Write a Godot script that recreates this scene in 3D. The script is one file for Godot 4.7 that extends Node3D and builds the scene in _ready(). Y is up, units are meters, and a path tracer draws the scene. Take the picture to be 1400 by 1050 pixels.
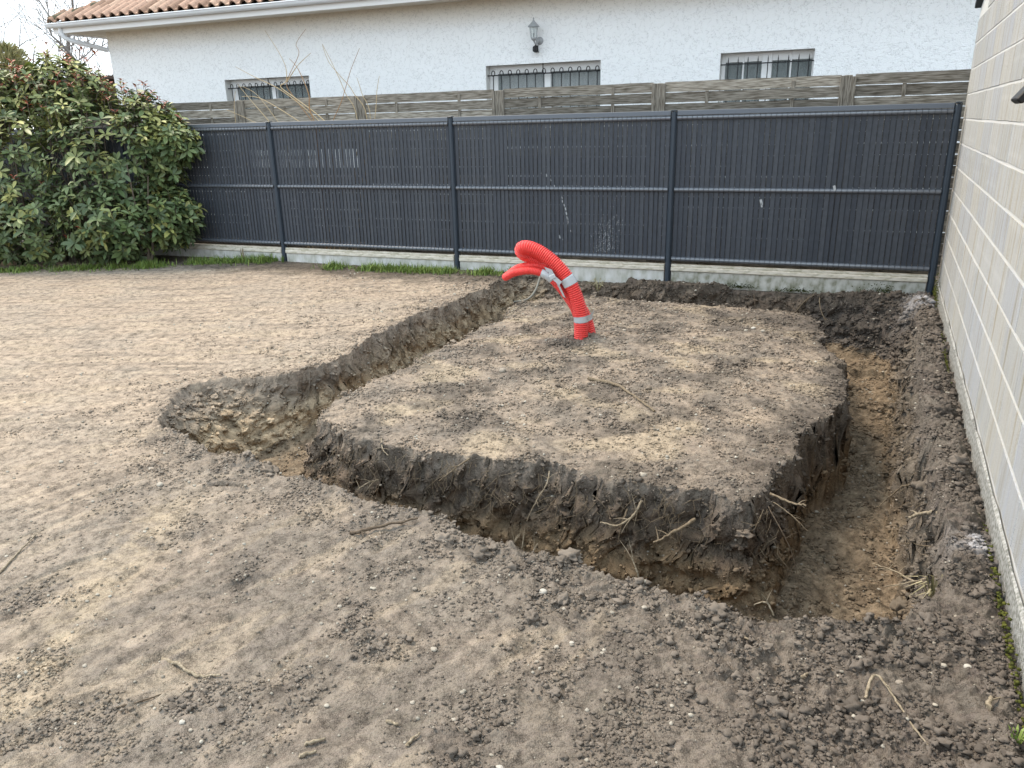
extends Node3D
# A bare yard with a trench dug round a block of earth, a grey slatted fence, a wooden fence and a white house behind, a block wall at the right.
# x runs along the fence, z towards the viewer, the ground is y = 0, the face of the grey fence is z = 0.

var rng := RandomNumberGenerator.new()
var taken := {}
const WALL_TURN := -0.0635
const WALL_X := 7.64

# ------------------------------------------------------------------ names and nodes
func numbered(called: String, parent: Node) -> String:
	var key := "%d/%s" % [parent.get_instance_id(), called]
	var n: int = taken.get(key, 0)
	taken[key] = n + 1
	return called if n == 0 else "%s_%03d" % [called, n]

func put(n: Node, called: String, parent: Node) -> Node:
	n.name = numbered(called, parent)
	parent.add_child(n, true)
	return n

func tag(o: Node3D, label: String, category: String, group := "", kind := "") -> Node3D:
	if label: o.set_meta("label", label)
	if category: o.set_meta("category", category)
	if group: o.set_meta("group", group)
	if kind: o.set_meta("kind", kind)
	return o

func base(called: String, at := Vector3.ZERO, turn := 0.0) -> Node3D:
	var o := Node3D.new()
	put(o, called, self)
	o.position = at
	o.rotation.y = turn
	return o

func inst(called: String, m: Mesh, mat: Material, parent: Node = self) -> MeshInstance3D:
	var o := MeshInstance3D.new()
	o.mesh = m
	o.material_override = mat
	put(o, called, parent)
	return o

func multi(called: String, m: Mesh, mat: Material, xf: Array, cols: PackedColorArray, parent: Node = self) -> MultiMeshInstance3D:
	var mm := MultiMesh.new()
	mm.transform_format = MultiMesh.TRANSFORM_3D
	mm.use_colors = cols.size() > 0
	mm.mesh = m
	mm.instance_count = xf.size()
	for i in xf.size():
		mm.set_instance_transform(i, xf[i])
		if cols.size() > 0: mm.set_instance_color(i, cols[i])
	var o := MultiMeshInstance3D.new()
	o.multimesh = mm
	o.material_override = mat
	put(o, called, parent)
	return o

# ------------------------------------------------------------------ mesh builder
class MB:
	var v := PackedVector3Array()
	var n := PackedVector3Array()
	var c := PackedColorArray()
	var ix := PackedInt32Array()
	var color := Color(1, 1, 1)
	func vert(p: Vector3, nn: Vector3) -> int:
		v.append(p); n.append(nn); c.append(color)
		return v.size() - 1
	func flat(pts: Array, out: Vector3) -> void:   # a convex polygon facing roughly along out
		var g: Vector3 = (pts[1] - pts[0]).cross(pts[2] - pts[0])
		if g.length() < 1e-12 and pts.size() > 3: g = (pts[2] - pts[0]).cross(pts[3] - pts[0])
		if g.length() < 1e-14: return
		var nn := g.normalized()
		var turn := nn.dot(out) > 0.0
		if not turn: nn = -nn
		var b := v.size()
		for p in pts: vert(p, nn)
		for k in range(1, pts.size() - 1):
			if turn: ix.append_array([b, b + k + 1, b + k])
			else: ix.append_array([b, b + k, b + k + 1])
	func box(at: Vector3, s: Vector3, bevel := 0.0, basis := Basis()) -> void:
		var h := s / 2.0
		var bv: float = minf(bevel, minf(h.x, minf(h.y, h.z)) * 0.9)
		if bv <= 0.0:
			for ax in 3:
				for sg in [-1.0, 1.0]:
					var pts := []
					for q in [[-1, -1], [1, -1], [1, 1], [-1, 1]]:
						var p := Vector3()
						p[ax] = sg * h[ax]; p[(ax + 1) % 3] = q[0] * h[(ax + 1) % 3]; p[(ax + 2) % 3] = q[1] * h[(ax + 2) % 3]
						pts.append(at + basis * p)
					var o := Vector3(); o[ax] = sg
					flat(pts, basis * o)
			return
		var P := func(ax: int, sg: Vector3) -> Vector3:
			var p := Vector3()
			for k in 3: p[k] = sg[k] * (h[k] if k == ax else h[k] - bv)
			return at + basis * p
		for ax in 3:
			for sg in [-1.0, 1.0]:
				var pts := []
				for q in [[-1, -1], [1, -1], [1, 1], [-1, 1]]:
					var s3 := Vector3(); s3[ax] = sg; s3[(ax + 1) % 3] = q[0]; s3[(ax + 2) % 3] = q[1]
					pts.append(P.call(ax, s3))
				var o := Vector3(); o[ax] = sg
				flat(pts, basis * o)
		for ax in 3:
			var a2 := (ax + 1) % 3
			var a3 := (ax + 2) % 3
			for s1 in [-1.0, 1.0]:
				for s2 in [-1.0, 1.0]:
					var A := Vector3(); A[ax] = s1; A[a2] = s2; A[a3] = -1
					var B := A; B[a3] = 1
					var o := Vector3(); o[ax] = s1; o[a2] = s2
					flat([P.call(ax, A), P.call(ax, B), P.call(a2, B), P.call(a2, A)], basis * o)
		for s1 in [-1.0, 1.0]:
			for s2 in [-1.0, 1.0]:
				for s3 in [-1.0, 1.0]:
					var S := Vector3(s1, s2, s3)
					flat([P.call(0, S), P.call(1, S), P.call(2, S)], basis * S)
	func tube(pts: Array, radii: Array, sides := 6, caps := true) -> void:
		var m := pts.size()
		var side := Vector3()
		var first := v.size()
		for k in m:
			var t: Vector3 = (pts[mini(k + 1, m - 1)] - pts[maxi(k - 1, 0)]).normalized()
			if k == 0:
				side = t.cross(Vector3.UP if absf(t.y) < 0.9 else Vector3.RIGHT).normalized()
			side = (side - t * side.dot(t)).normalized()
			var up := t.cross(side)
			var r: float = radii[k] if k < radii.size() else radii[-1]
			var r0: float = radii[clampi(k - 1, 0, radii.size() - 1)]
			var r1: float = radii[clampi(k + 1, 0, radii.size() - 1)]
			var ds: float = maxf((pts[mini(k + 1, m - 1)] - pts[maxi(k - 1, 0)]).length(), 1e-6)
			var lean := t * (-(r1 - r0) / ds)
			for j in sides:
				var a := TAU * j / sides
				var d := side * cos(a) + up * sin(a)
				vert(pts[k] + d * r, (d + lean).normalized())
		for k in m - 1:
			for j in sides:
				var a := first + k * sides + j
				var b := first + k * sides + (j + 1) % sides
				ix.append_array([a, a + sides, b, b, a + sides, b + sides])
		if caps:
			for e in [0, m - 1]:
				var t: Vector3 = (pts[0] - pts[1]) if e == 0 else (pts[m - 1] - pts[m - 2])
				var ring := []
				for j in sides: ring.append(v[first + e * sides + j])
				flat(ring, t)
	func append_mesh(m: ArrayMesh, t: Transform3D) -> void:
		var a := m.surface_get_arrays(0)
		var b := v.size()
		for p in a[Mesh.ARRAY_VERTEX]: v.append(t * p)
		for p in a[Mesh.ARRAY_NORMAL]:
			n.append((t.basis * p).normalized())
			c.append(color)
		for q in a[Mesh.ARRAY_INDEX]: ix.append(q + b)
	func mesh() -> ArrayMesh:
		var a := []
		a.resize(Mesh.ARRAY_MAX)
		a[Mesh.ARRAY_VERTEX] = v; a[Mesh.ARRAY_NORMAL] = n; a[Mesh.ARRAY_COLOR] = c; a[Mesh.ARRAY_INDEX] = ix
		var m := ArrayMesh.new()
		m.add_surface_from_arrays(Mesh.PRIMITIVE_TRIANGLES, a)
		return m

func smooth_path(pts: Array, per := 6) -> Array:
	var out := []
	var m := pts.size()
	for k in m - 1:
		var a: Vector3 = pts[maxi(k - 1, 0)]
		var d: Vector3 = pts[mini(k + 2, m - 1)]
		for j in per:
			out.append((pts[k] as Vector3).cubic_interpolate(pts[k + 1], a, d, float(j) / per))
	out.append(pts[m - 1])
	return out

func box_mesh(s: Vector3, bevel := 0.0) -> ArrayMesh:
	var b := MB.new()
	b.box(Vector3.ZERO, s, bevel)
	return b.mesh()

func lump(seed_: int, detail := 1, rough := 0.25) -> ArrayMesh:   # a pebble or a crumb of earth, radius about 1
	var r := RandomNumberGenerator.new()
	r.seed = seed_
	var t := (1.0 + sqrt(5.0)) / 2.0
	var p := [Vector3(-1, t, 0), Vector3(1, t, 0), Vector3(-1, -t, 0), Vector3(1, -t, 0), Vector3(0, -1, t), Vector3(0, 1, t), Vector3(0, -1, -t), Vector3(0, 1, -t), Vector3(t, 0, -1), Vector3(t, 0, 1), Vector3(-t, 0, -1), Vector3(-t, 0, 1)]
	var f := [[0, 11, 5], [0, 5, 1], [0, 1, 7], [0, 7, 10], [0, 10, 11], [1, 5, 9], [5, 11, 4], [11, 10, 2], [10, 7, 6], [7, 1, 8], [3, 9, 4], [3, 4, 2], [3, 2, 6], [3, 6, 8], [3, 8, 9], [4, 9, 5], [2, 4, 11], [6, 2, 10], [8, 6, 7], [9, 8, 1]]
	for k in p.size(): p[k] = p[k].normalized()
	for d in detail:
		var mid := {}
		var g := []
		for tri in f:
			var m := []
			for e in 3:
				var a: int = mini(tri[e], tri[(e + 1) % 3])
				var b: int = maxi(tri[e], tri[(e + 1) % 3])
				var key := a * 1000 + b
				if not mid.has(key):
					mid[key] = p.size()
					p.append(((p[a] + p[b]) / 2.0).normalized())
				m.append(mid[key])
			g.append_array([[tri[0], m[0], m[2]], [tri[1], m[1], m[0]], [tri[2], m[2], m[1]], m])
		f = g
	var fn := FastNoiseLite.new()
	fn.seed = seed_
	fn.frequency = 0.9
	for k in p.size():
		p[k] = p[k] * (1.0 + rough * fn.get_noise_3dv(p[k] * 1.3) * 2.0 + r.randf_range(-0.3, 0.3) * rough)
	var st := MB.new()
	var nn := []
	nn.resize(p.size())
	nn.fill(Vector3())
	for tri in f:
		var q: Vector3 = (p[tri[1]] - p[tri[0]]).cross(p[tri[2]] - p[tri[0]])
		for e in 3: nn[tri[e]] += q
	for k in p.size(): st.vert(p[k], nn[k].normalized())
	for tri in f: st.ix.append_array([tri[0], tri[2], tri[1]])
	return st.mesh()

# ------------------------------------------------------------------ materials
func lin(r: float, g: float, b: float) -> Color:
	return Color(r, g, b).linear_to_srgb()

func mat(c: Color, rough := 0.85, spec := 0.4) -> StandardMaterial3D:
	var m := StandardMaterial3D.new()
	m.albedo_color = c
	m.roughness = rough
	m.metallic_specular = spec
	return m

func noise(seed_: int, freq: float, type := FastNoiseLite.TYPE_SIMPLEX_SMOOTH, octaves := 4) -> FastNoiseLite:
	var f := FastNoiseLite.new()
	f.seed = seed_
	f.frequency = freq
	f.noise_type = type
	f.fractal_type = FastNoiseLite.FRACTAL_FBM if octaves > 1 else FastNoiseLite.FRACTAL_NONE
	f.fractal_octaves = octaves
	return f

func tile_bytes(f: FastNoiseLite, w: int, h := 0) -> PackedByteArray:
	var im := f.get_seamless_image(w, h if h else w)
	im.convert(Image.FORMAT_L8)
	return im.get_data()

func gray_texture(d: PackedByteArray, w: int, h: int) -> ImageTexture:
	return ImageTexture.create_from_image(Image.create_from_data(w, h, false, Image.FORMAT_L8, d))

func tri(m: StandardMaterial3D, scale: Vector3, world := true) -> StandardMaterial3D:
	m.uv1_triplanar = true
	m.uv1_world_triplanar = world
	m.uv1_scale = scale
	m.uv1_triplanar_sharpness = 4.0
	return m

func relief(m: StandardMaterial3D, t: Texture2D, cm: float) -> StandardMaterial3D:
	m.heightmap_enabled = true
	m.heightmap_texture = t
	m.heightmap_scale = cm
	return m

func ramp_texture(d: PackedByteArray, w: int, h: int, stops: Array) -> ImageTexture:   # stops: [[offset, Color sRGB], ...]
	var lut := PackedByteArray()
	lut.resize(768)
	for k in 256:
		var t := k / 255.0
		var c: Color = stops[-1][1]
		for s in stops.size() - 1:
			if t <= stops[s + 1][0]:
				c = (stops[s][1] as Color).lerp(stops[s + 1][1], clampf((t - stops[s][0]) / maxf(stops[s + 1][0] - stops[s][0], 1e-5), 0, 1))
				break
		lut[k * 3] = c.r8; lut[k * 3 + 1] = c.g8; lut[k * 3 + 2] = c.b8
	var o := PackedByteArray()
	o.resize(w * h * 3)
	for k in w * h:
		var a := d[k] * 3
		o[k * 3] = lut[a]; o[k * 3 + 1] = lut[a + 1]; o[k * 3 + 2] = lut[a + 2]
	return ImageTexture.create_from_image(Image.create_from_data(w, h, false, Image.FORMAT_RGB8, o))

var M := {}
var soil_tex: ImageTexture
var soil_bump: ImageTexture

func make_materials() -> void:
	# earth: crumbs and pores, 768 pixels over about 0.8 m
	var w := 768
	var cell := noise(11, 0.055, FastNoiseLite.TYPE_CELLULAR, 1)
	cell.cellular_return_type = FastNoiseLite.RETURN_DISTANCE
	var a := tile_bytes(cell, w)
	cell.frequency = 0.12
	cell.seed = 12
	var b := tile_bytes(cell, w)
	var c := tile_bytes(noise(13, 0.012, FastNoiseLite.TYPE_SIMPLEX_SMOOTH, 6), w)
	var e := tile_bytes(noise(14, 0.2, FastNoiseLite.TYPE_SIMPLEX, 2), w)
	var col := PackedByteArray()
	var hgt := PackedByteArray()
	col.resize(w * w)
	hgt.resize(w * w)
	for k in w * w:
		var h := 0.30 * (255 - a[k]) + 0.25 * (255 - b[k]) + 0.3 * c[k] + 0.15 * e[k]
		hgt[k] = clampi(int(h), 0, 255)
		col[k] = clampi(int(214.0 + 0.85 * (h - 128.0) + 0.3 * (e[k] - 128) + 0.2 * (c[k] - 128)), 60, 255)
	soil_tex = gray_texture(col, w, w)
	soil_bump = gray_texture(hgt, w, w)
	var g := mat(Color.WHITE, 0.95, 0.25)
	g.vertex_color_use_as_albedo = true
	g.albedo_texture = soil_tex
	tri(relief(g, soil_bump, 1.0), Vector3.ONE * 1.25)
	M.soil = g
	var cl := mat(Color.WHITE, 0.95, 0.25)
	cl.vertex_color_use_as_albedo = true
	M.clod = cl

	# fence
	var sp := tile_bytes(noise(21, 0.03, FastNoiseLite.TYPE_SIMPLEX_SMOOTH, 5), 256)
	M.slat = []
	for k in 4:
		var s := mat(lin(0.052 + 0.006 * k, 0.060 + 0.006 * k, 0.076 + 0.006 * k), 0.5, 0.4)
		s.albedo_texture = ramp_texture(sp, 256, 256, [[0.0, Color(0.85, 0.85, 0.85)], [1.0, Color(1, 1, 1)]])
		tri(s, Vector3(2, 2, 2))
		M.slat.append(s)
	M.rail = mat(lin(0.105, 0.115, 0.135), 0.2, 0.95)
	M.wire = mat(lin(0.02, 0.024, 0.03), 0.4)
	M.post = mat(lin(0.036, 0.048, 0.064), 0.4)
	M.strip = mat(lin(0.125, 0.14, 0.165), 0.45)
	var pl := tile_bytes(noise(23, 0.012, FastNoiseLite.TYPE_SIMPLEX_SMOOTH, 6), 512)
	var slab := mat(Color.WHITE, 0.9)
	slab.albedo_texture = ramp_texture(pl, 512, 512, [[0.0, lin(0.34, 0.34, 0.28)], [0.4, lin(0.52, 0.51, 0.47)], [0.7, lin(0.60, 0.59, 0.57)], [1.0, lin(0.66, 0.65, 0.62)]])
	M.slab = tri(relief(slab, gray_texture(pl, 512, 512), 0.3), Vector3(1.2, 0.5, 1.2))
	var slab2 := mat(Color.WHITE, 0.9)
	slab2.albedo_texture = ramp_texture(pl, 512, 512, [[0.0, lin(0.15, 0.15, 0.10)], [0.35, lin(0.34, 0.335, 0.285)], [0.6, lin(0.46, 0.45, 0.41)], [1.0, lin(0.55, 0.54, 0.5)]])
	M.slab_mossy = tri(relief(slab2, gray_texture(pl, 512, 512), 0.3), Vector3(1.6, 1.0, 1.6))
	var led := mat(Color.WHITE, 0.9)
	led.albedo_texture = ramp_texture(pl, 512, 512, [[0.0, lin(0.34, 0.31, 0.22)], [0.5, lin(0.58, 0.53, 0.45)], [1.0, lin(0.68, 0.63, 0.55)]])
	M.ledge = tri(led, Vector3(1.5, 4.0, 1.5))

	# weathered wood
	var wd := tile_bytes(noise(31, 0.02, FastNoiseLite.TYPE_SIMPLEX_SMOOTH, 6), 512)
	M.wood = []
	for k in 4:
		var t := 0.68 + 0.2 * k
		var m := mat(Color.WHITE, 0.9)
		m.albedo_texture = ramp_texture(wd, 512, 512, [[0.0, lin(0.075 * t, 0.061 * t, 0.045 * t)], [0.35, lin(0.19 * t, 0.166 * t, 0.134 * t)], [0.6, lin(0.27 * t, 0.24 * t, 0.2 * t)], [1.0, lin(0.38 * t, 0.345 * t, 0.295 * t)]])
		tri(relief(m, gray_texture(wd, 512, 512), 0.4), Vector3(0.5, 5.0, 1.3))
		m.uv1_offset = Vector3(0.23 * k, 0.37 * k, 0)
		M.wood.append(m)
	var wv := mat(Color.WHITE, 0.9)
	wv.albedo_texture = M.wood[1].albedo_texture
	M.wood_upright = tri(relief(wv, gray_texture(wd, 512, 512), 0.4), Vector3(7.0, 0.6, 7.0))

	# house
	var sz := 768
	var s1 := noise(41, 0.014, FastNoiseLite.TYPE_SIMPLEX_SMOOTH, 4)
	s1.domain_warp_enabled = true
	s1.domain_warp_amplitude = 30.0
	s1.domain_warp_frequency = 0.02
	var st1 := tile_bytes(s1, sz)
	var st2 := tile_bytes(noise(42, 0.08, FastNoiseLite.TYPE_SIMPLEX_SMOOTH, 4), sz)
	var hs := PackedByteArray()
	var cs := PackedByteArray()
	hs.resize(sz * sz)
	cs.resize(sz * sz)
	for k in sz * sz:
		var ridge := 1.0 - minf(1.0, absf(st1[k] - 128.0) / 17.0)
		hs[k] = clampi(int(150 - 110.0 * ridge * (st2[k] / 255.0) + 0.4 * (st2[k] - 128)), 0, 255)
		cs[k] = clampi(int(252 - 34.0 * ridge * smoothstep(0.3, 0.7, st2[k] / 255.0)), 0, 255)
	var stucco := mat(lin(0.85, 0.855, 0.86), 0.95, 0.25)
	stucco.albedo_texture = gray_texture(cs, sz, sz)
	stucco.vertex_color_use_as_albedo = true
	M.stucco = tri(relief(stucco, gray_texture(hs, sz, sz), 1.6), Vector3.ONE * 0.75)
	M.white = mat(lin(0.78, 0.78, 0.78), 0.45)
	M.gutter = mat(lin(0.70, 0.72, 0.75), 0.35)
	M.soffit = mat(lin(0.66, 0.62, 0.55), 0.7)
	M.reveal = mat(lin(0.6, 0.6, 0.58), 0.9)
	M.iron = mat(lin(0.012, 0.012, 0.014), 0.45)
	M.dark_pane = mat(lin(0.009, 0.009, 0.011), 0.7, 0.1)
	M.curtain = mat(lin(0.24, 0.24, 0.245), 0.95)
	var gl := mat(Color(0.9, 0.95, 0.95, 0.12), 0.03, 0.13)
	gl.transparency = BaseMaterial3D.TRANSPARENCY_ALPHA
	M.glass = gl
	var lgl := mat(Color(0.85, 0.9, 0.9, 0.3), 0.08, 0.5)
	lgl.transparency = BaseMaterial3D.TRANSPARENCY_ALPHA
	M.lamp_glass = lgl
	M.silver = mat(lin(0.30, 0.31, 0.32), 0.45, 0.6)
	M.black = mat(lin(0.012, 0.012, 0.013), 0.5)
	M.tile = []
	for c3 in [[0.40, 0.26, 0.19], [0.34, 0.205, 0.145], [0.44, 0.30, 0.22], [0.27, 0.17, 0.12]]:
		var m := mat(Color.WHITE, 0.9)
		m.albedo_texture = ramp_texture(pl, 512, 512, [[0.0, lin(c3[0] * 0.45, c3[1] * 0.5, c3[2] * 0.5)], [0.35, lin(c3[0], c3[1], c3[2])], [1.0, lin(c3[0] * 1.15, c3[1] * 1.15, c3[2] * 1.15)]])
		M.tile.append(tri(m, Vector3.ONE * 2.2))
	var mt := mat(Color.WHITE, 0.95)
	mt.albedo_texture = ramp_texture(pl, 512, 512, [[0.0, lin(0.03, 0.04, 0.018)], [0.5, lin(0.075, 0.07, 0.045)], [1.0, lin(0.2, 0.15, 0.11)]])
	M.mossy_tile = tri(mt, Vector3.ONE * 2.2)
	M.roof_deck = mat(lin(0.06, 0.05, 0.045), 0.95)

	# block wall: speckled concrete with runs of stain
	var w2 := 512
	var sk := tile_bytes(noise(51, 0.25, FastNoiseLite.TYPE_SIMPLEX, 3), w2)
	M.block = []
	var run := tile_bytes(noise(52, 0.012, FastNoiseLite.TYPE_SIMPLEX_SMOOTH, 5), w2)
	for k in 4:
		var tn: Array = [[0.575, 0.578, 0.575], [0.53, 0.535, 0.53], [0.53, 0.545, 0.57], [0.575, 0.57, 0.55]][k]
		var m := mat(lin(tn[0], tn[1], tn[2]), 0.95, 0.2)
		var dd := PackedByteArray()
		dd.resize(w2 * w2)
		for q in w2 * w2: dd[q] = clampi(int(226 + 0.5 * (sk[q] - 128) - (80 if sk[q] < 60 else 0)), 0, 255)
		if k == 0: M.speck = gray_texture(dd, w2, w2)
		m.albedo_texture = M.speck
		tri(relief(m, M.speck, 0.6), Vector3.ONE * 1.7)
		m.uv1_offset = Vector3(0.31 * k, 0.17 * k, 0.43 * k)
		if k == 0:
			M.runs = ramp_texture(run, w2, w2, [[0.0, Color(0.83, 0.79, 0.71)], [0.30, Color(0.95, 0.94, 0.91)], [0.5, Color(1, 1, 1)], [1.0, Color(0.92, 0.94, 0.98)]])
		m.detail_enabled = true
		m.detail_albedo = M.runs
		m.detail_blend_mode = BaseMaterial3D.BLEND_MODE_MUL
		m.detail_uv_layer = BaseMaterial3D.DETAIL_UV_2
		m.uv2_triplanar = true
		m.uv2_world_triplanar = true
		m.uv2_scale = Vector3(2.0, 0.16, 2.0)
		M.block.append(m)
	var mo := mat(lin(0.565, 0.567, 0.56), 0.95)
	M.mortar = tri(relief(mo, M.speck, 0.4), Vector3.ONE * 2.0)
	var ft := mat(Color.WHITE, 0.95)
	ft.albedo_texture = ramp_texture(tile_bytes(noise(53, 0.05, FastNoiseLite.TYPE_SIMPLEX_SMOOTH, 6), w2), w2, w2, [[0.0, lin(0.10, 0.11, 0.09)], [0.4, lin(0.27, 0.27, 0.25)], [0.7, lin(0.42, 0.42, 0.41)], [1.0, lin(0.62, 0.62, 0.62)]])
	M.footing = tri(relief(ft, M.speck, 1.0), Vector3.ONE * 1.6)
	M.moss = mat(lin(0.05, 0.06, 0.015), 0.95)

	# plants
	var lf := mat(Color.WHITE, 0.45, 0.45)
	lf.vertex_color_use_as_albedo = true
	lf.backlight_enabled = true
	lf.backlight = Color(0.22, 0.3, 0.1)
	M.leaf_any = lf
	M.leaf = []
	for c3 in leaf_tones:
		var m := mat(lin(c3.r, c3.g, c3.b), 0.45, 0.45)
		m.backlight_enabled = true
		m.backlight = Color(0.22, 0.3, 0.1)
		M.leaf.append(m)
	M.bark = tri(mat(lin(0.11, 0.09, 0.07), 0.95), Vector3.ONE)
	M.tree_bark = mat(lin(0.16, 0.14, 0.125), 0.95)
	M.dry_stem = mat(lin(0.42, 0.32, 0.19), 0.8)
	M.dry_stem_red = mat(lin(0.30, 0.17, 0.08), 0.8)
	M.root = []
	for c3 in [[0.40, 0.345, 0.265], [0.27, 0.22, 0.16], [0.18, 0.14, 0.105]]:
		var m := mat(lin(c3[0], c3[1], c3[2]), 0.85)
		m.albedo_texture = ramp_texture(sp, 256, 256, [[0.0, Color(0.6, 0.57, 0.52)], [1.0, Color(1, 1, 1)]])
		tri(m, Vector3.ONE * 9.0)
		M.root.append(m)
	M.grass = mat(Color.WHITE, 0.6)
	M.grass.vertex_color_use_as_albedo = true
	M.grass.backlight_enabled = true
	M.grass.backlight = Color(0.25, 0.3, 0.1)
	M.pebble = [mat(lin(0.34, 0.305, 0.255), 0.85), mat(lin(0.26, 0.225, 0.185), 0.85), mat(lin(0.42, 0.395, 0.35), 0.8)]
	M.red = mat(lin(0.84, 0.066, 0.060), 0.4, 0.5)
	M.red.albedo_texture = ramp_texture(pl, 512, 512, [[0.0, Color(0.80, 0.72, 0.66)], [0.4, Color(0.97, 0.95, 0.93)], [1.0, Color(1, 1, 1)]])
	tri(M.red, Vector3.ONE * 5.0)
	M.tape = mat(lin(0.46, 0.48, 0.50), 0.25, 0.6)
	M.grey_pipe = mat(lin(0.22, 0.21, 0.18), 0.6)

var leaf_tones := [Color(0.078, 0.112, 0.048), Color(0.115, 0.152, 0.06), Color(0.18, 0.205, 0.075), Color(0.30, 0.30, 0.10), Color(0.32, 0.085, 0.05)]

# ------------------------------------------------------------------ the ground and its trench
var OUTER := PackedVector2Array([Vector2(3.32, 0.20), Vector2(3.32, 0.67), Vector2(3.31, 1.14), Vector2(3.24, 1.92), Vector2(3.21, 2.45), Vector2(3.22, 3.08), Vector2(3.26, 3.56), Vector2(3.28, 3.97), Vector2(3.15, 4.13), Vector2(2.88, 4.27), Vector2(2.67, 4.5), Vector2(2.76, 4.77), Vector2(2.99, 5.09), Vector2(3.4, 5.3), Vector2(3.73, 5.38), Vector2(4.0, 5.40), Vector2(4.38, 5.51), Vector2(4.77, 5.56), Vector2(5.08, 5.59), Vector2(5.31, 5.68), Vector2(5.69, 5.75), Vector2(6.11, 5.8), Vector2(6.43, 5.84), Vector2(6.74, 5.8), Vector2(6.96, 5.74), Vector2(7.11, 5.38), Vector2(7.15, 4.95), Vector2(7.18, 4.33), Vector2(7.22, 3.47), Vector2(7.30, 2.18), Vector2(7.40, 0.9), Vector2(7.34, 0.3), Vector2(7.0, 0.14), Vector2(6.4, 0.07), Vector2(5.7, 0.08), Vector2(5.45, 0.24), Vector2(5.1, 0.30), Vector2(4.8, 0.22), Vector2(4.6, 0.07), Vector2(4.0, 0.07), Vector2(3.6, 0.10)])
var MOUND := PackedVector2Array([Vector2(3.95, 2.08), Vector2(3.82, 1.5), Vector2(4.0, 1.2), Vector2(4.62, 0.98), Vector2(5.2, 1.0), Vector2(5.56, 1.03), Vector2(6.22, 1.0), Vector2(6.53, 1.14), Vector2(6.64, 1.56), Vector2(6.62, 2.1), Vector2(6.79, 2.5), Vector2(6.8, 3.0), Vector2(6.78, 3.32), Vector2(6.66, 3.75), Vector2(6.54, 4.08), Vector2(6.46, 4.5), Vector2(6.39, 4.94), Vector2(6.14, 4.9), Vector2(5.86, 4.91), Vector2(5.39, 4.85), Vector2(4.91, 4.9), Vector2(4.57, 4.91), Vector2(4.15, 4.84), Vector2(3.80, 4.72), Vector2(3.70, 4.42), Vector2(3.8, 3.9), Vector2(3.84, 3.33), Vector2(3.88, 2.64)])
const SX0 := 2.2
const SZ0 := -0.4
const SC := 0.03
const SNX := 192
const SNZ := 232
var SO := PackedFloat32Array()
var SM := PackedFloat32Array()
var n_warp: FastNoiseLite
var n_warp2: FastNoiseLite
var n_big: FastNoiseLite
var n_cell: FastNoiseLite
var n_cell2: FastNoiseLite
var n_fine: FastNoiseLite
var n_crumb: FastNoiseLite
var n_streak: FastNoiseLite
var n_mask: FastNoiseLite
var n_tone: FastNoiseLite
# what ground_h leaves behind
var g_s := 0.0
var g_do := 9.0
var g_dm := 9.0
var g_rough := 0.0
var g_edge := 0.0
var g_streak := 0.0
var g_fine_streak := 0.0

func sdf(p: Vector2, poly: PackedVector2Array) -> float:
	var best := 1e9
	var inside := false
	var m := poly.size()
	var b := poly[m - 1]
	for k in m:
		var a := poly[k]
		var e := b - a
		var w := p - a
		var d := (w - e * clampf(w.dot(e) / e.dot(e), 0.0, 1.0)).length_squared()
		if d < best: best = d
		if (a.y > p.y) != (b.y > p.y) and p.x < (b.x - a.x) * (p.y - a.y) / (b.y - a.y) + a.x: inside = not inside
		b = a
	return -sqrt(best) if inside else sqrt(best)

func prepare_ground() -> void:
	SO.resize(SNX * SNZ)
	SM.resize(SNX * SNZ)
	for j in SNZ:
		for i in SNX:
			var p := Vector2(SX0 + i * SC, SZ0 + j * SC)
			SO[j * SNX + i] = sdf(p, OUTER)
			SM[j * SNX + i] = sdf(p, MOUND)
	n_warp = noise(101, 1.6, FastNoiseLite.TYPE_SIMPLEX_SMOOTH, 3)
	n_warp2 = noise(102, 7.0, FastNoiseLite.TYPE_SIMPLEX_SMOOTH, 3)
	n_big = noise(103, 0.35, FastNoiseLite.TYPE_SIMPLEX_SMOOTH, 3)
	n_cell = noise(104, 13.0, FastNoiseLite.TYPE_CELLULAR, 1)
	n_cell.cellular_return_type = FastNoiseLite.RETURN_DISTANCE
	n_cell2 = noise(105, 34.0, FastNoiseLite.TYPE_CELLULAR, 1)
	n_cell2.cellular_return_type = FastNoiseLite.RETURN_DISTANCE
	n_fine = noise(106, 9.0, FastNoiseLite.TYPE_SIMPLEX_SMOOTH, 4)
	n_crumb = noise(110, 24.0, FastNoiseLite.TYPE_SIMPLEX_SMOOTH, 4)
	n_crumb.fractal_gain = 0.65
	n_streak = noise(107, 1.0, FastNoiseLite.TYPE_SIMPLEX_SMOOTH, 3)
	n_mask = noise(108, 1.1, FastNoiseLite.TYPE_SIMPLEX_SMOOTH, 3)
	n_tone = noise(109, 2.3, FastNoiseLite.TYPE_SIMPLEX_SMOOTH, 5)

func grid_at(arr: PackedFloat32Array, x: float, z: float) -> float:
	var fx := clampf((x - SX0) / SC, 0.0, SNX - 1.001)
	var fz := clampf((z - SZ0) / SC, 0.0, SNZ - 1.001)
	var i := int(fx)
	var j := int(fz)
	fx -= i
	fz -= j
	var k := j * SNX + i
	return lerpf(lerpf(arr[k], arr[k + 1], fx), lerpf(arr[k + SNX], arr[k + SNX + 1], fx), fz)

func wall_x(z: float) -> float:
	return WALL_X - 0.0636 * z

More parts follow.
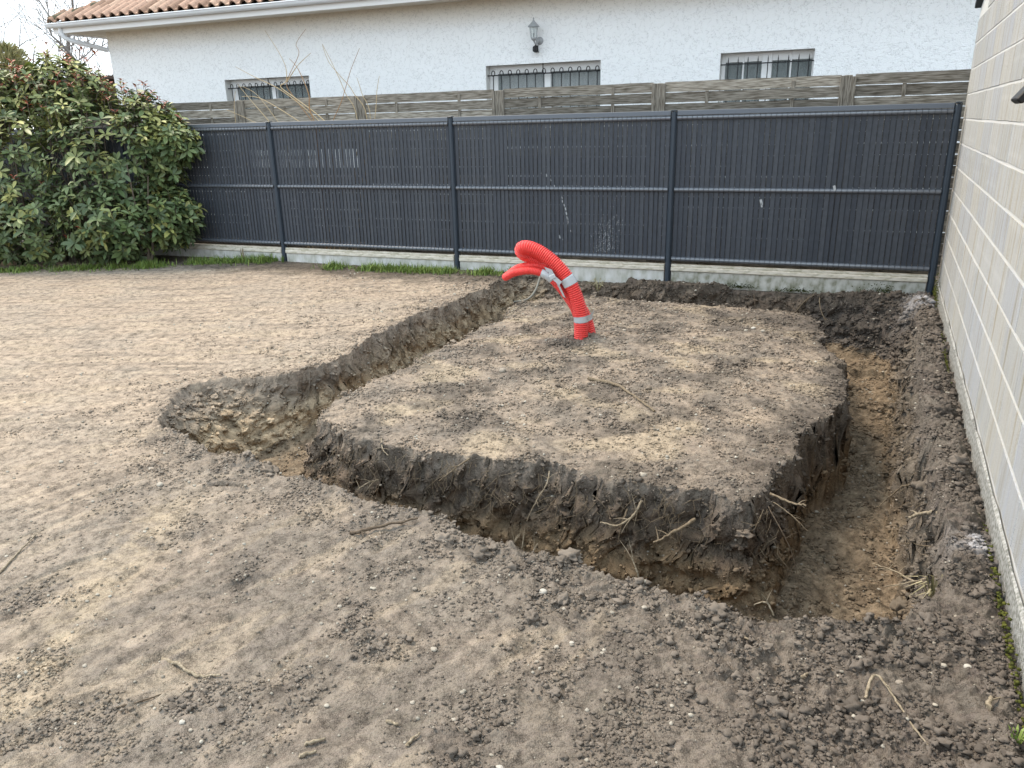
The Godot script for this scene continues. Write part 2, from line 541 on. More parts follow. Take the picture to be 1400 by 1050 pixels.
func ground_h(x: float, z: float) -> float:
	g_s = 0.0
	g_do = 9.0
	g_dm = 9.0
	g_edge = 0.0
	g_streak = 0.0
	g_fine_streak = 0.0
	if x < -6.0 or x > 9.0 or z < -0.6 or z > 11.0:
		g_rough = 0.3
		return 0.0
	var h := 0.018 * n_big.get_noise_2d(x, z)
	var near := x > 2.25 and z > -0.35 and z < 6.5
	if near:
		var wx := x + 0.07 * n_warp.get_noise_2d(x, z) + 0.022 * n_warp2.get_noise_2d(x, z)
		var wz := z + 0.07 * n_warp.get_noise_2d(x + 31.0, z) + 0.022 * n_warp2.get_noise_2d(x + 17.0, z)
		if z < 0.45: wz = lerpf(z, wz, smoothstep(0.1, 0.45, z))
		g_do = grid_at(SO, wx, wz)
		g_dm = grid_at(SM, wx, wz)
	# how cloddy the surface is here
	var patch := smoothstep(0.0, 0.42, n_mask.get_noise_2d(x * 1.5, z * 1.5))
	var r := 0.06 + 0.55 * patch * (0.4 + 0.6 * smoothstep(-0.3, 0.3, n_fine.get_noise_2d(x * 0.35, z * 0.35)))
	r += 0.75 * exp(-maxf(g_do, 0.0) * 4.5) * (1.0 if g_do < 5.0 else 0.0)
	r += 0.95 * smoothstep(5.2, 6.9, x) * smoothstep(5.0, 6.0, z)
	if x > 6.9: r = maxf(r, 1.15 * smoothstep(6.95, 7.2, x))
	if x > 4.2 and z > 5.6: r += 0.3 * smoothstep(4.2, 5.5, x) * patch
	if g_dm < 0.0: r = 0.30 + 0.45 * patch
	r *= lerpf(0.35, 1.0, smoothstep(1.8, 3.1, x + 0.3 * patch + maxf(0.0, z - 5.4) * 0.6))
	g_rough = r
	var cr := n_crumb.get_noise_2d(x, z)
	var c1 := n_cell.get_noise_2d(x + 0.035 * cr, z + 0.05 * n_warp2.get_noise_2d(x * 2.0 + 9.0, z * 2.0))
	var c2 := n_cell2.get_noise_2d(x, z)
	var f1 := n_fine.get_noise_2d(x, z)
	var clods := (-c1 - 0.35) * 0.010 * r * patch * smoothstep(0.0, 0.3, f1) + (-c2 - 0.4) * 0.002 * r + f1 * (0.003 + 0.014 * r) + (cr + 0.6 * absf(cr)) * (0.0015 + 0.016 * r)
	# smears left by the bucket and the tracks
	var sm := 1.0 - smoothstep(0.2, 0.7, r)
	if sm > 0.0:
		var nearer := smoothstep(5.0, 6.2, z + 0.6 * n_mask.get_noise_2d(x * 0.6, z * 0.6))
		var u := x * 0.93 - z * 0.37
		var q := z * 0.93 + x * 0.37
		var u2 := x * 0.28 - z * 0.96
		var q2 := x * 0.96 + z * 0.28
		var s0 := lerpf(n_streak.get_noise_2d(u * 0.8, q * 10.0), n_streak.get_noise_2d(u2 * 1.0, q2 * 12.0), nearer)
		var s1 := lerpf(n_streak.get_noise_2d(u * 0.9 + 40.0, q * 3.6), n_streak.get_noise_2d(u2 * 1.1 + 40.0, q2 * 4.5), nearer)
		clods += sm * (lerpf(0.0022, 0.0045, nearer) * s0 * smoothstep(-0.35, 0.35, n_mask.get_noise_2d(x * 1.2 + 60.0, z * 1.2)) - 0.014 * smoothstep(0.25, 0.42, s1) + 0.006 * s1)
		g_streak = s1 + 0.6 * s0
		g_fine_streak = s0 * sm
	if near:
		for d in DENTS:
			var ax: float = x - d[0]
			var az: float = z - d[1]
			if absf(ax) + absf(az) > 0.4: continue
			var cu: float = (ax * d[4] + az * d[5]) / d[2]
			var cv: float = (az * d[4] - ax * d[5]) / d[3]
			var e: float = cu * cu + cv * cv
			clods += d[6] * (-exp(-e * e) + 0.5 * exp(-(sqrt(e) - 1.25) * (sqrt(e) - 1.25) * 9.0))
	var s := 0.0
	if near and g_do < 0.0 and g_dm > 0.0:
		var w := 0.10 + 0.55 * exp(-((x - 2.9) * (x - 2.9) + (z - 4.62) * (z - 4.62)) / 0.16)
		w += 0.05 * smoothstep(6.95, 7.15, x) + 0.32 * exp(-((x - 7.3) * (x - 7.3) + (z - 0.3) * (z - 0.3)) / 0.16)
		if z < 0.5 : w += 0.12
		var t1 := clampf(-g_do / w, 0.0, 1.0)
		var t2 := clampf(g_dm / lerpf(0.14, 0.05, smoothstep(6.48, 6.62, x)), 0.0, 1.0)
		s = minf(t1 * (1.55 - 0.55 * t1), t2 * (1.5 - 0.5 * t2))
		g_edge = s * (1.0 - s) * 4.0
	g_s = s
	var depth := lerpf(0.42, 0.57, smoothstep(3.5, 4.8, x))
	if z < 1.0: depth -= 0.05 + 0.1 * smoothstep(6.0, 4.5, x)
	var floor_bumps := 0.03 * n_fine.get_noise_2d(x * 0.5, z * 0.5) + (-c2 - 0.4) * 0.008 + 0.05 * n_warp.get_noise_2d(x + 9.0, z)
	h += clods * (1.0 - s) + s * (floor_bumps - depth)
	if g_do < 5.0:
		if g_do > 0.0: h += 0.025 * exp(-g_do * 9.0) * (1.0 if z > 1.0 else 0.3)   # spoil along the lip
		elif g_dm < 0.0: h += 0.03 * exp(-((x - 4.86) * (x - 4.86) + (z - 2.52) * (z - 2.52)) / 0.018) - 0.02 * exp(g_dm * 14.0) + 0.012 * exp(-((x - 5.2) * (x - 5.2) + (z - 2.8) * (z - 2.8)))
	# loose earth banked up at the block wall
	if x > 6.8 and z > 0.3:
		var d := wall_x(z) - x
		h += 0.045 * (1.0 - s) * exp(-(d - 0.13) * (d - 0.13) / 0.012) * (0.7 + 0.8 * n_warp2.get_noise_2d(x * 0.5, z * 0.5)) - 0.03 * (1.0 - smoothstep(0.0, 0.09, d))
	# under the bottom board of the fence
	if z < 0.12 and z > -0.2 and x > 3.2:
		h -= 0.075 * smoothstep(3.2, 3.6, x) * (1.0 - smoothstep(0.06, 0.12, z)) * (1.0 - 0.6 * exp(-(x - 5.05) * (x - 5.05) / 0.09))
	return h

# footprints and dents: x, z, half length, half width, cos, sin, depth
const DENTS := [[3.97, 5.64, 0.10, 0.025, 0.96, -0.28, 0.035], [4.70, 6.55, 0.12, 0.05, 0.5, -0.87, 0.012], [4.60, 6.36, 0.11, 0.045, 0.4, -0.9, 0.014], [4.85, 6.62, 0.07, 0.05, 0.9, -0.4, 0.012], [2.75, 4.95, 0.10, 0.03, 0.95, -0.3, 0.016], [2.35, 5.25, 0.12, 0.04, 0.9, -0.4, 0.014], [5.30, 6.42, 0.12, 0.05, 0.3, -0.95, 0.010], [5.75, 6.35, 0.12, 0.05, 0.2, -0.95, 0.009], [4.15, 6.15, 0.12, 0.05, 0.5, -0.8, 0.010]]
const SAND := Color(0.405, 0.322, 0.248)
const EARTH := Color(0.212, 0.181, 0.152)
const DARK := Color(0.072, 0.0615, 0.053)
const SUBSOIL := Color(0.235, 0.172, 0.11)
const YELLOW := Color(0.45, 0.365, 0.26)

func soil_color(x: float, h: float, z: float) -> Color:   # after ground_h for the same place
	var t := n_tone.get_noise_2d(x, z)
	var t2 := n_tone.get_noise_2d(x * 4.0 + 50.0, z * 4.0)
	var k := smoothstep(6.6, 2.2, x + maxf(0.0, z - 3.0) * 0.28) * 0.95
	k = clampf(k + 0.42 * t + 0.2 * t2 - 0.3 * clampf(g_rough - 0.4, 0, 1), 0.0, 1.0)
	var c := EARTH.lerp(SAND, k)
	# pale streaks of sand dragged over the surface
	c = c * (1.0 + 0.26 * g_fine_streak * smoothstep(-0.2, 0.4, t + 0.5 * t2))
	c = c.lerp(YELLOW, 0.3 * smoothstep(0.05, 0.5, g_streak) * (0.35 if x > 6.0 else 0.9))
	c = c.lerp(EARTH * 0.62, 0.4 * smoothstep(0.15, 0.6, -g_streak + 0.4 * t2))
	c = c.lerp(Color(0.33, 0.29, 0.245), 0.25 * smoothstep(0.0, 0.4, n_mask.get_noise_2d(x * 0.8 + 30.0, z * 0.8)) * clampf(1.0 - g_rough, 0.0, 1.0))
	var sx := x - 3.85 - 0.32 * (z - 5.85) - 0.10 * (z - 5.85) * (z - 5.85)
	if z > 5.6: c = c.lerp(YELLOW * 1.05, 0.55 * exp(-sx * sx / 0.02) * smoothstep(5.6, 6.0, z) * clampf(0.7 + 1.2 * t2 + t, 0.0, 1.0))
	if g_dm < 0.0:
		c = EARTH.lerp(SAND, clampf(0.33 + 0.6 * t + 0.3 * t2, 0.0, 0.9))
		c = c.lerp(YELLOW, 0.55 * smoothstep(0.05, 0.5, n_mask.get_noise_2d(x * 1.1 + 4.0, z * 1.6 + 3.0)))
		c = c.lerp(EARTH * 0.6, 0.7 * smoothstep(0.0, 0.4, n_mask.get_noise_2d(x * 1.6 + 80.0, z * 1.6)))
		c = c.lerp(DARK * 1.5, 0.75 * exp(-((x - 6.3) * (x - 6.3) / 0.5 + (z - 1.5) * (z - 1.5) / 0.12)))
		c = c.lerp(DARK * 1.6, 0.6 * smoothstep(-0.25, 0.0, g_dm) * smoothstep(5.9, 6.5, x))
	# damp, dark earth at the right, at the wall and along the fence
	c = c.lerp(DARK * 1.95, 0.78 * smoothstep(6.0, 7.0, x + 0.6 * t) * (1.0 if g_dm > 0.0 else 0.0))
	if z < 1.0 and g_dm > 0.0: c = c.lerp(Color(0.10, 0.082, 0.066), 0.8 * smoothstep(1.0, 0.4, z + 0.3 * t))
	if g_rough > 0.5: c = c.lerp(DARK * 1.8, 0.4 * smoothstep(0.1, 0.5, n_mask.get_noise_2d(x * 2.3 + 9.0, z * 2.3)))
	if g_s > 0.03:
		var d := clampf(-h, 0.0, 0.7)
		var jit := 0.06 * t + 0.05 * t2 + 0.05 * n_fine.get_noise_3d(x * 0.6, h * 1.2, z * 0.6)
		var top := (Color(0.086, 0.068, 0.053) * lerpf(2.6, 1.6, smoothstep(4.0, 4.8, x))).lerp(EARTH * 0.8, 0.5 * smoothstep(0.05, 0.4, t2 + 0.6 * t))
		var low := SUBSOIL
		var at := 0.33
		if x < 3.7:
			top = Color(0.39, 0.312, 0.232).lerp(DARK * 2.2, 0.65 * exp(-(z - 3.9) * (z - 3.9) / 0.16) + 0.35 * smoothstep(0.0, 0.4, t2)); at = 0.17; low = Color(0.46, 0.352, 0.235)
		elif x > 6.85:
			top = Color(0.18, 0.152, 0.124); at = 0.42; low = Color(0.22, 0.175, 0.128)
		elif z < 1.0: at = 0.42
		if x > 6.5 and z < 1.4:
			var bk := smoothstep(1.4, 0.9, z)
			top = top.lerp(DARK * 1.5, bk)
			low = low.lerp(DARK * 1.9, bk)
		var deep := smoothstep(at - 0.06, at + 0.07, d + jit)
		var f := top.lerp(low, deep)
		if g_edge < 0.3 and d > 0.25: f = Color(0.235, 0.180, 0.125).lerp(Color(0.185, 0.138, 0.094), 0.7 * smoothstep(0.0, 0.45, t2 + 0.5 * t)).lerp(YELLOW * 0.7, 0.3 * smoothstep(0.1, 0.45, -t2))
		if x > 6.2 and z > 4.4 and g_edge < 0.3: f = f.lerp(Color(0.15, 0.112, 0.078), 0.35 * smoothstep(-0.2, 0.3, t2))
		f = f * (1.0 + 0.5 * n_fine.get_noise_3d(x * 2.0, h * 2.5, z * 2.0) + 0.4 * n_crumb.get_noise_3d(x, h, z))
		c = c.lerp(f, smoothstep(0.05, 0.30, g_s + 0.12 * t2))
	# lime spilt at the wall
	var l1 := exp(-((x - 7.24) * (x - 7.24) / 0.006 + (z - 5.13) * (z - 5.13) / 0.008)) + 0.9 * exp(-((x - 7.47) * (x - 7.47) / 0.012 + (z - 0.5) * (z - 0.5) / 0.06))
	c = c.lerp(Color(0.5, 0.5, 0.53), clampf(l1 * (0.65 + 1.4 * t2), 0.0, 0.8))
	return c

func spaced(stops: Array) -> PackedFloat32Array:   # [from, step, from, step, ..., end]
	var o := PackedFloat32Array()
	var k := 0
	while k + 2 < stops.size():
		var n := int(ceil((stops[k + 2] - stops[k]) / stops[k + 1]))
		for j in n: o.append(lerpf(stops[k], stops[k + 2], float(j) / n))
		k += 2
	o.append(stops[-1])
	return o

func face_push(x: float, h: float, z: float) -> Vector3:   # how the cut faces bulge; after ground_h
	var a := n_fine.get_noise_3d(x * 0.7, h * 0.9, z * 0.7) * 0.075 + n_fine.get_noise_3d(x * 1.9, h * 2.2, z * 1.9) * 0.022
	var b := n_fine.get_noise_3d(x * 0.7 + 20.0, h * 0.9, z * 0.7) * 0.075 + n_fine.get_noise_3d(x * 1.9 + 40.0, h * 2.2, z * 1.9) * 0.022
	return Vector3(a, 0, b) * minf(g_edge * 1.4, 1.0)

func build_ground() -> void:
	var xs := spaced([-90.0, 12.0, -18.0, 2.0, -6.0, 0.25, -4.5, 0.03, 2.4, 0.016, 3.05, 0.009, 3.5, 0.013, 3.75, 0.009, 3.95, 0.0125, 6.4, 0.008, 6.95, 0.009, 7.5, 0.03, 7.9, 0.6, 10.0, 12.0, 90.0])
	var zs := spaced([-120.0, 12.0, -6.0, 1.0, -0.4, 0.04, 0.0, 0.012, 0.5, 0.016, 1.25, 0.02, 4.55, 0.0065, 5.05, 0.010, 5.5, 0.0085, 6.0, 0.009, 7.3, 0.06, 8.5, 0.5, 12.0, 12.0, 90.0])
	var nx := xs.size()
	var nz := zs.size()
	var v := PackedVector3Array()
	var c := PackedColorArray()
	v.resize(nx * nz)
	c.resize(nx * nz)
	var k := 0
	for j in nz:
		var z := zs[j]
		for i in nx:
			var x := xs[i]
			var h := ground_h(x, z)
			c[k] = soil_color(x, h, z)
			v[k] = Vector3(x, h, z)
			if g_edge > 0.08: v[k] += face_push(x, h, z)
			k += 1
	var n := PackedVector3Array()
	n.resize(nx * nz)
	for j in nz:
		for i in nx:
			var du := v[j * nx + mini(i + 1, nx - 1)] - v[j * nx + maxi(i - 1, 0)]
			var dv := v[mini(j + 1, nz - 1) * nx + i] - v[maxi(j - 1, 0) * nx + i]
			n[j * nx + i] = dv.cross(du).normalized()
	var ix := PackedInt32Array()
	ix.resize((nx - 1) * (nz - 1) * 6)
	k = 0
	for j in nz - 1:
		for i in nx - 1:
			var a := j * nx + i
			ix[k] = a; ix[k + 1] = a + 1; ix[k + 2] = a + nx
			ix[k + 3] = a + 1; ix[k + 4] = a + nx + 1; ix[k + 5] = a + nx
			k += 6
	var arr := []
	arr.resize(Mesh.ARRAY_MAX)
	arr[Mesh.ARRAY_VERTEX] = v; arr[Mesh.ARRAY_NORMAL] = n; arr[Mesh.ARRAY_COLOR] = c; arr[Mesh.ARRAY_INDEX] = ix
	var m := ArrayMesh.new()
	m.add_surface_from_arrays(Mesh.PRIMITIVE_TRIANGLES, arr)
	inst("ground", m, M.soil).set_meta("kind", "structure")

func scatter_soil() -> void:
	# crumbs and clods that lie loose on the earth; far too many to count
	for kind in 4:
		var xf := []
		var cols := PackedColorArray()
		var want: int = [100000, 24000, 6500, 420][kind]
		var tries := 0
		while xf.size() < want and tries < want * 7:
			tries += 1
			var x := rng.randf_range(1.2, 7.55)
			var z: float = lerpf(7.35, 0.1, pow(rng.randf(), 1.5))
			if x > wall_x(z) - 0.01: continue
			var h := ground_h(x, z)
			var far := clampf((7.4 - z) / 6.0, 0.0, 1.0)
			var p := 0.02 + 1.05 * clampf(g_rough - 0.08, 0.0, 1.2)
			if g_s > 0.9: p = 0.3
			elif g_s > 0.05: p = 2.5
			p *= smoothstep(-0.35, 0.35, n_fine.get_noise_2d(x * 0.4 + 70.0, z * 0.4))
			if g_edge > 0.2: p = 1.0
			if kind == 2: p = 0.12 + 0.35 * p
			if x < 3.2: p *= 0.5
			if rng.randf() > p: continue
			if kind == 3 and not (g_s > 0.8 or g_rough > 0.85): continue
			var size: float
			if kind == 0: size = 0.0016 + 0.0045 * pow(rng.randf(), 2.0)
			elif kind == 1: size = 0.003 + 0.009 * pow(rng.randf(), 4.0) * clampf(g_rough + 0.2, 0.4, 1.2)
			elif kind == 3: size = 0.010 + 0.016 * pow(rng.randf(), 2.0)
			else: size = 0.0018 + 0.0045 * pow(rng.randf(), 3.0)
			size *= 1.0 + 0.8 * far
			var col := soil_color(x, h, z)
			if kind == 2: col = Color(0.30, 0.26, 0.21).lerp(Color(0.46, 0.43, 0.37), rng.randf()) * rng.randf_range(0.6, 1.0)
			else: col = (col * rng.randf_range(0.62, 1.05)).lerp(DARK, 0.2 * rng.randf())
			var b := Basis.from_euler(Vector3(rng.randf() * TAU, rng.randf() * TAU, rng.randf() * TAU)).scaled(Vector3(size * rng.randf_range(0.8, 1.4), size * rng.randf_range(0.6, 1.0), size))
			var at := Vector3(x, h + size * 0.3, z)
			if g_edge > 0.08: at += face_push(x, h, z)
			xf.append(Transform3D(b, at))
			cols.append(col)
		var o := multi(["soil_crumbs", "soil_clods", "fine_gravel", "earth_lumps"][kind], lump(200 + kind, [0, 1, 1, 2][kind], 0.2 if kind == 2 else 0.55), M.clod, xf, cols)
		tag(o, ["fine grey brown soil crumbs strewn over the dug yard", "rough clods of dry earth along the trench lips and wall foot", "fine pale gravel grains mixed into the bare earth", "larger broken lumps of dark earth fallen into the trench and on its lips"][kind], ["soil crumbs", "clods", "gravel", "earth lumps"][kind], "", "stuff")

# ------------------------------------------------------------------ the grey slatted fence
func build_metal_fence() -> void:
	var f := base("metal_fence", Vector3(0, 0, 0))
	tag(f, "anthracite grey slatted metal fence on concrete boards behind the trench", "fence")
	var post_x := [-5.04, -2.52, 0.0, 2.52, 5.04, 7.573]
	var pm := MB.new()
	pm.box(Vector3(0, 0.70, 0.006), Vector3(0.046, 2.06, 0.066), 0.012)
	pm.box(Vector3(0, 1.738, 0.006), Vector3(0.052, 0.012, 0.072), 0.004)
	for s in [-1, 1]: pm.box(Vector3(s * 0.027, 0.78, -0.006), Vector3(0.010, 1.9, 0.03), 0.002)
	var post_mesh := pm.mesh()
	for x in post_x:
		inst("post", post_mesh, M.post, f).position = Vector3(x, 0, 0)
	var slat_meshes := []
	for w in [0.0462, 0.0450, 0.0425]:
		slat_meshes.append(box_mesh(Vector3(w, 1.47, 0.006), 0.0015))
	for b in 5:
		var x0: float = post_x[b] + 0.033
		var x1: float = post_x[b + 1] - 0.033
		var wm := MB.new()
		var count := 49
		var pitch := (x1 - x0) / count
		# vertical wires, bent out over the three ribs, and thin level wires
		for k in count + 1:
			var x := x0 + pitch * k
			var pts := []
			for q in [[0.20, 0.004], [0.205, 0.012], [0.222, 0.034], [0.250, 0.034], [0.268, 0.010], [0.925, 0.010], [0.943, 0.034], [0.971, 0.034], [0.989, 0.010], [1.632, 0.010], [1.650, 0.034], [1.678, 0.034], [1.695, 0.010], [1.72, 0.004]]:
				pts.append(Vector3(x, q[0], q[1]))
			wm.tube(pts, [0.0022], 5)
		for y in [0.45, 0.62, 0.79, 1.13, 1.30, 1.47]:
			wm.box(Vector3((x0 + x1) / 2, y, -0.0085), Vector3(x1 - x0, 0.005, 0.005))
		var panel := inst("panel", wm.mesh(), M.wire, f)
		for k in count:
			var odd := rng.randf()
			var wide := 0
			if odd > 0.35: wide = 1
			if odd > 0.7: wide = 2
			if b == 2 and k > 12 and k < 27: wide = 1 + int(rng.randf() * 2)
			var s := inst("slat", slat_meshes[wide], M.slat[rng.randi() % 4], panel)
			s.position = Vector3(x0 + pitch * (k + 0.5) + rng.randf_range(-0.0012, 0.0012), 0.945, -0.002)
			s.rotation.z = rng.randf_range(-0.0007, 0.0007)
			s.rotation.y = rng.randf_range(-0.02, 0.02)
		for y in [0.236, 0.957, 1.664]:
			var rm := MB.new()
			var prof := []
			for k in 11:
				var a := PI / 2 - PI * k / 10.0
				prof.append(Vector2(sin(a) * 0.023, 0.003 + cos(a) * 0.029))
			for k in prof.size() - 1:
				var p: Vector2 = prof[k]
				var q: Vector2 = prof[k + 1]
				rm.flat([Vector3(x0, y + p.x, p.y), Vector3(x1, y + p.x, p.y), Vector3(x1, y + q.x, q.y), Vector3(x0, y + q.x, q.y)], Vector3(0, (p.x + q.x) * 20.0, 1.0))
			rm.box(Vector3((x0 + x1) / 2, y, 0.003), Vector3(x1 - x0, 0.044, 0.002))
			inst("rail", rm.mesh(), M.rail, panel)
		var cap := inst("top_strip", box_mesh(Vector3(x1 - x0, 0.046, 0.022), 0.003), M.strip, panel)
		cap.position = Vector3((x0 + x1) / 2, 1.713, 0.014)
		# concrete board below
		var cm := MB.new()
		cm.box(Vector3((x0 + x1) / 2, 0.021, -0.002), Vector3(x1 - x0 - 0.012, 0.170, 0.040), 0.004)
		var board := inst("concrete_board", cm.mesh(), M.slab_mossy if b == 4 else M.slab, f)
		var lm := MB.new()
		lm.box(Vector3((x0 + x1) / 2, 0.1305, 0.004), Vector3(x1 - x0 - 0.004, 0.045, 0.062), 0.006)
		lm.box(Vector3((x0 + x1) / 2, 0.1655, -0.002), Vector3(x1 - x0 - 0.004, 0.024, 0.048), 0.004)
		inst("ledge", lm.mesh(), M.ledge, board)
	# mortar splashes on the middle bay
	var sm := MB.new()
	for p in [[4.02, 1.10, 0.006], [3.96, 1.12, 0.004], [4.07, 1.05, 0.005], [4.12, 0.99, 0.004], [4.205, 0.82, 0.006], [4.225, 0.78, 0.006], [4.24, 0.74, 0.007], [4.25, 0.69, 0.007], [4.262, 0.64, 0.008], [4.268, 0.60, 0.006], [4.20, 0.86, 0.005], [4.30, 0.5, 0.004], [4.17, 0.43, 0.008], [4.21, 0.40, 0.004], [5.95, 0.84, 0.013], [5.955, 0.81, 0.009], [6.62, 0.985, 0.012]]:
		sm.box(Vector3(p[0] - (0.36 if p[0] < 5.0 else 0.0), p[1], 0.0025 if p[1] < 0.9 or p[1] > 1.0 else 0.03), Vector3(p[2] * 1.9, p[2] * 4.5, 0.002), 0.0005, Basis(Vector3(0, 0, 1), 0.3))
	for k in 330:
		var x := 4.27 + rng.randfn(0.0, 0.07) + 0.1 * rng.randf()
		var y := 0.28 + absf(rng.randfn(0.0, 0.22))
		if y > 0.9: continue
		var s := rng.randf_range(0.0018, 0.006)
		sm.box(Vector3(x + (y - 0.3) * 0.25, y, 0.0025), Vector3(s, s * 1.5, 0.002))
	inst("mortar_splashes", sm.mesh(), mat(lin(0.42, 0.43, 0.44), 0.9), f).set_meta("kind", "stuff")

# ------------------------------------------------------------------ the wooden fence behind it
func build_wooden_fence() -> void:
	var f := base("wooden_fence", Vector3(0, 0, 0))
	tag(f, "old weathered wooden fence of woven grey boards behind the metal fence", "fence")
	var z0 := -0.36
	var first := -4.40
	var pitch := 1.84
	var boards := []
	for v in 3:
		for s in [1.0, -1.0]:
			var b := MB.new()
			var n := 14
			var r := RandomNumberGenerator.new()
			r.seed = 70 + v
			var hh := 0.0495
			var len_ := 1.715
			var top := []
			for k in n + 1:
				var t := float(k) / n
				top.append([len_ * (t - 0.5), s * 0.0125 * sin(TAU * t) , hh + r.randf_range(-0.0025, 0.0025), -hh + r.randf_range(-0.0025, 0.0025)])
			for k in n:
				var p: Array = top[k]
				var q: Array = top[k + 1]
				var A := Vector3(p[0], p[2], p[1]); var B := Vector3(q[0], q[2], q[1]); var C := Vector3(q[0], q[3], q[1]); var D := Vector3(p[0], p[3], p[1])
				var th := Vector3(0, 0, 0.0045)
				b.flat([A + th, B + th, C + th, D + th], Vector3(0, 0, 1))
				b.flat([A - th, B - th, C - th, D - th], Vector3(0, 0, -1))
				b.flat([A + th, B + th, B - th, A - th], Vector3(0, 1, 0))
				b.flat([D + th, C + th, C - th, D - th], Vector3(0, -1, 0))
			boards.append(b.mesh())
	var stile := box_mesh(Vector3(0.036, 2.02, 0.045), 0.003)
	var post := box_mesh(Vector3(0.0735, 2.04, 0.07), 0.004)
	var batten := box_mesh(Vector3(0.034, 1.98, 0.012), 0.002)
	for k in 8:
		var px := first + pitch * k
		var p := inst("post", post, M.wood_upright, f)
		p.position = Vector3(px, 1.0 + rng.randf_range(-0.012, 0.006), z0 - 0.012)
		if k == 7: break
		var mid := px + pitch / 2
		for s in [-1, 1]:
			var q := inst("stile", stile, M.wood_upright, f)
			q.position = Vector3(mid + s * (pitch / 2 - 0.054), 1.0 + rng.randf_range(-0.006, 0.006), z0 + 0.012)
		for t in [-1, 1]:
			var q := inst("batten", batten, M.wood_upright, f)
			q.position = Vector3(mid + t * 0.28 * 1.5, 1.0, z0)
		for row in 19:
			var y := 1.972 - row * 0.1065
			if y < 0.06: break
			if k == 2 and row in [6, 7]: continue   # two boards are gone here
			var bm := inst("board", boards[(rng.randi() % 3) * 2 + (row % 2)], M.wood[rng.randi() % 4], f)
			bm.position = Vector3(mid, y + rng.randf_range(-0.005, 0.005), z0 + rng.randf_range(-0.003, 0.003))
			bm.rotation.z = rng.randf_range(-0.004, 0.004)
			bm.rotation.x = rng.randf_range(-0.05, 0.05)

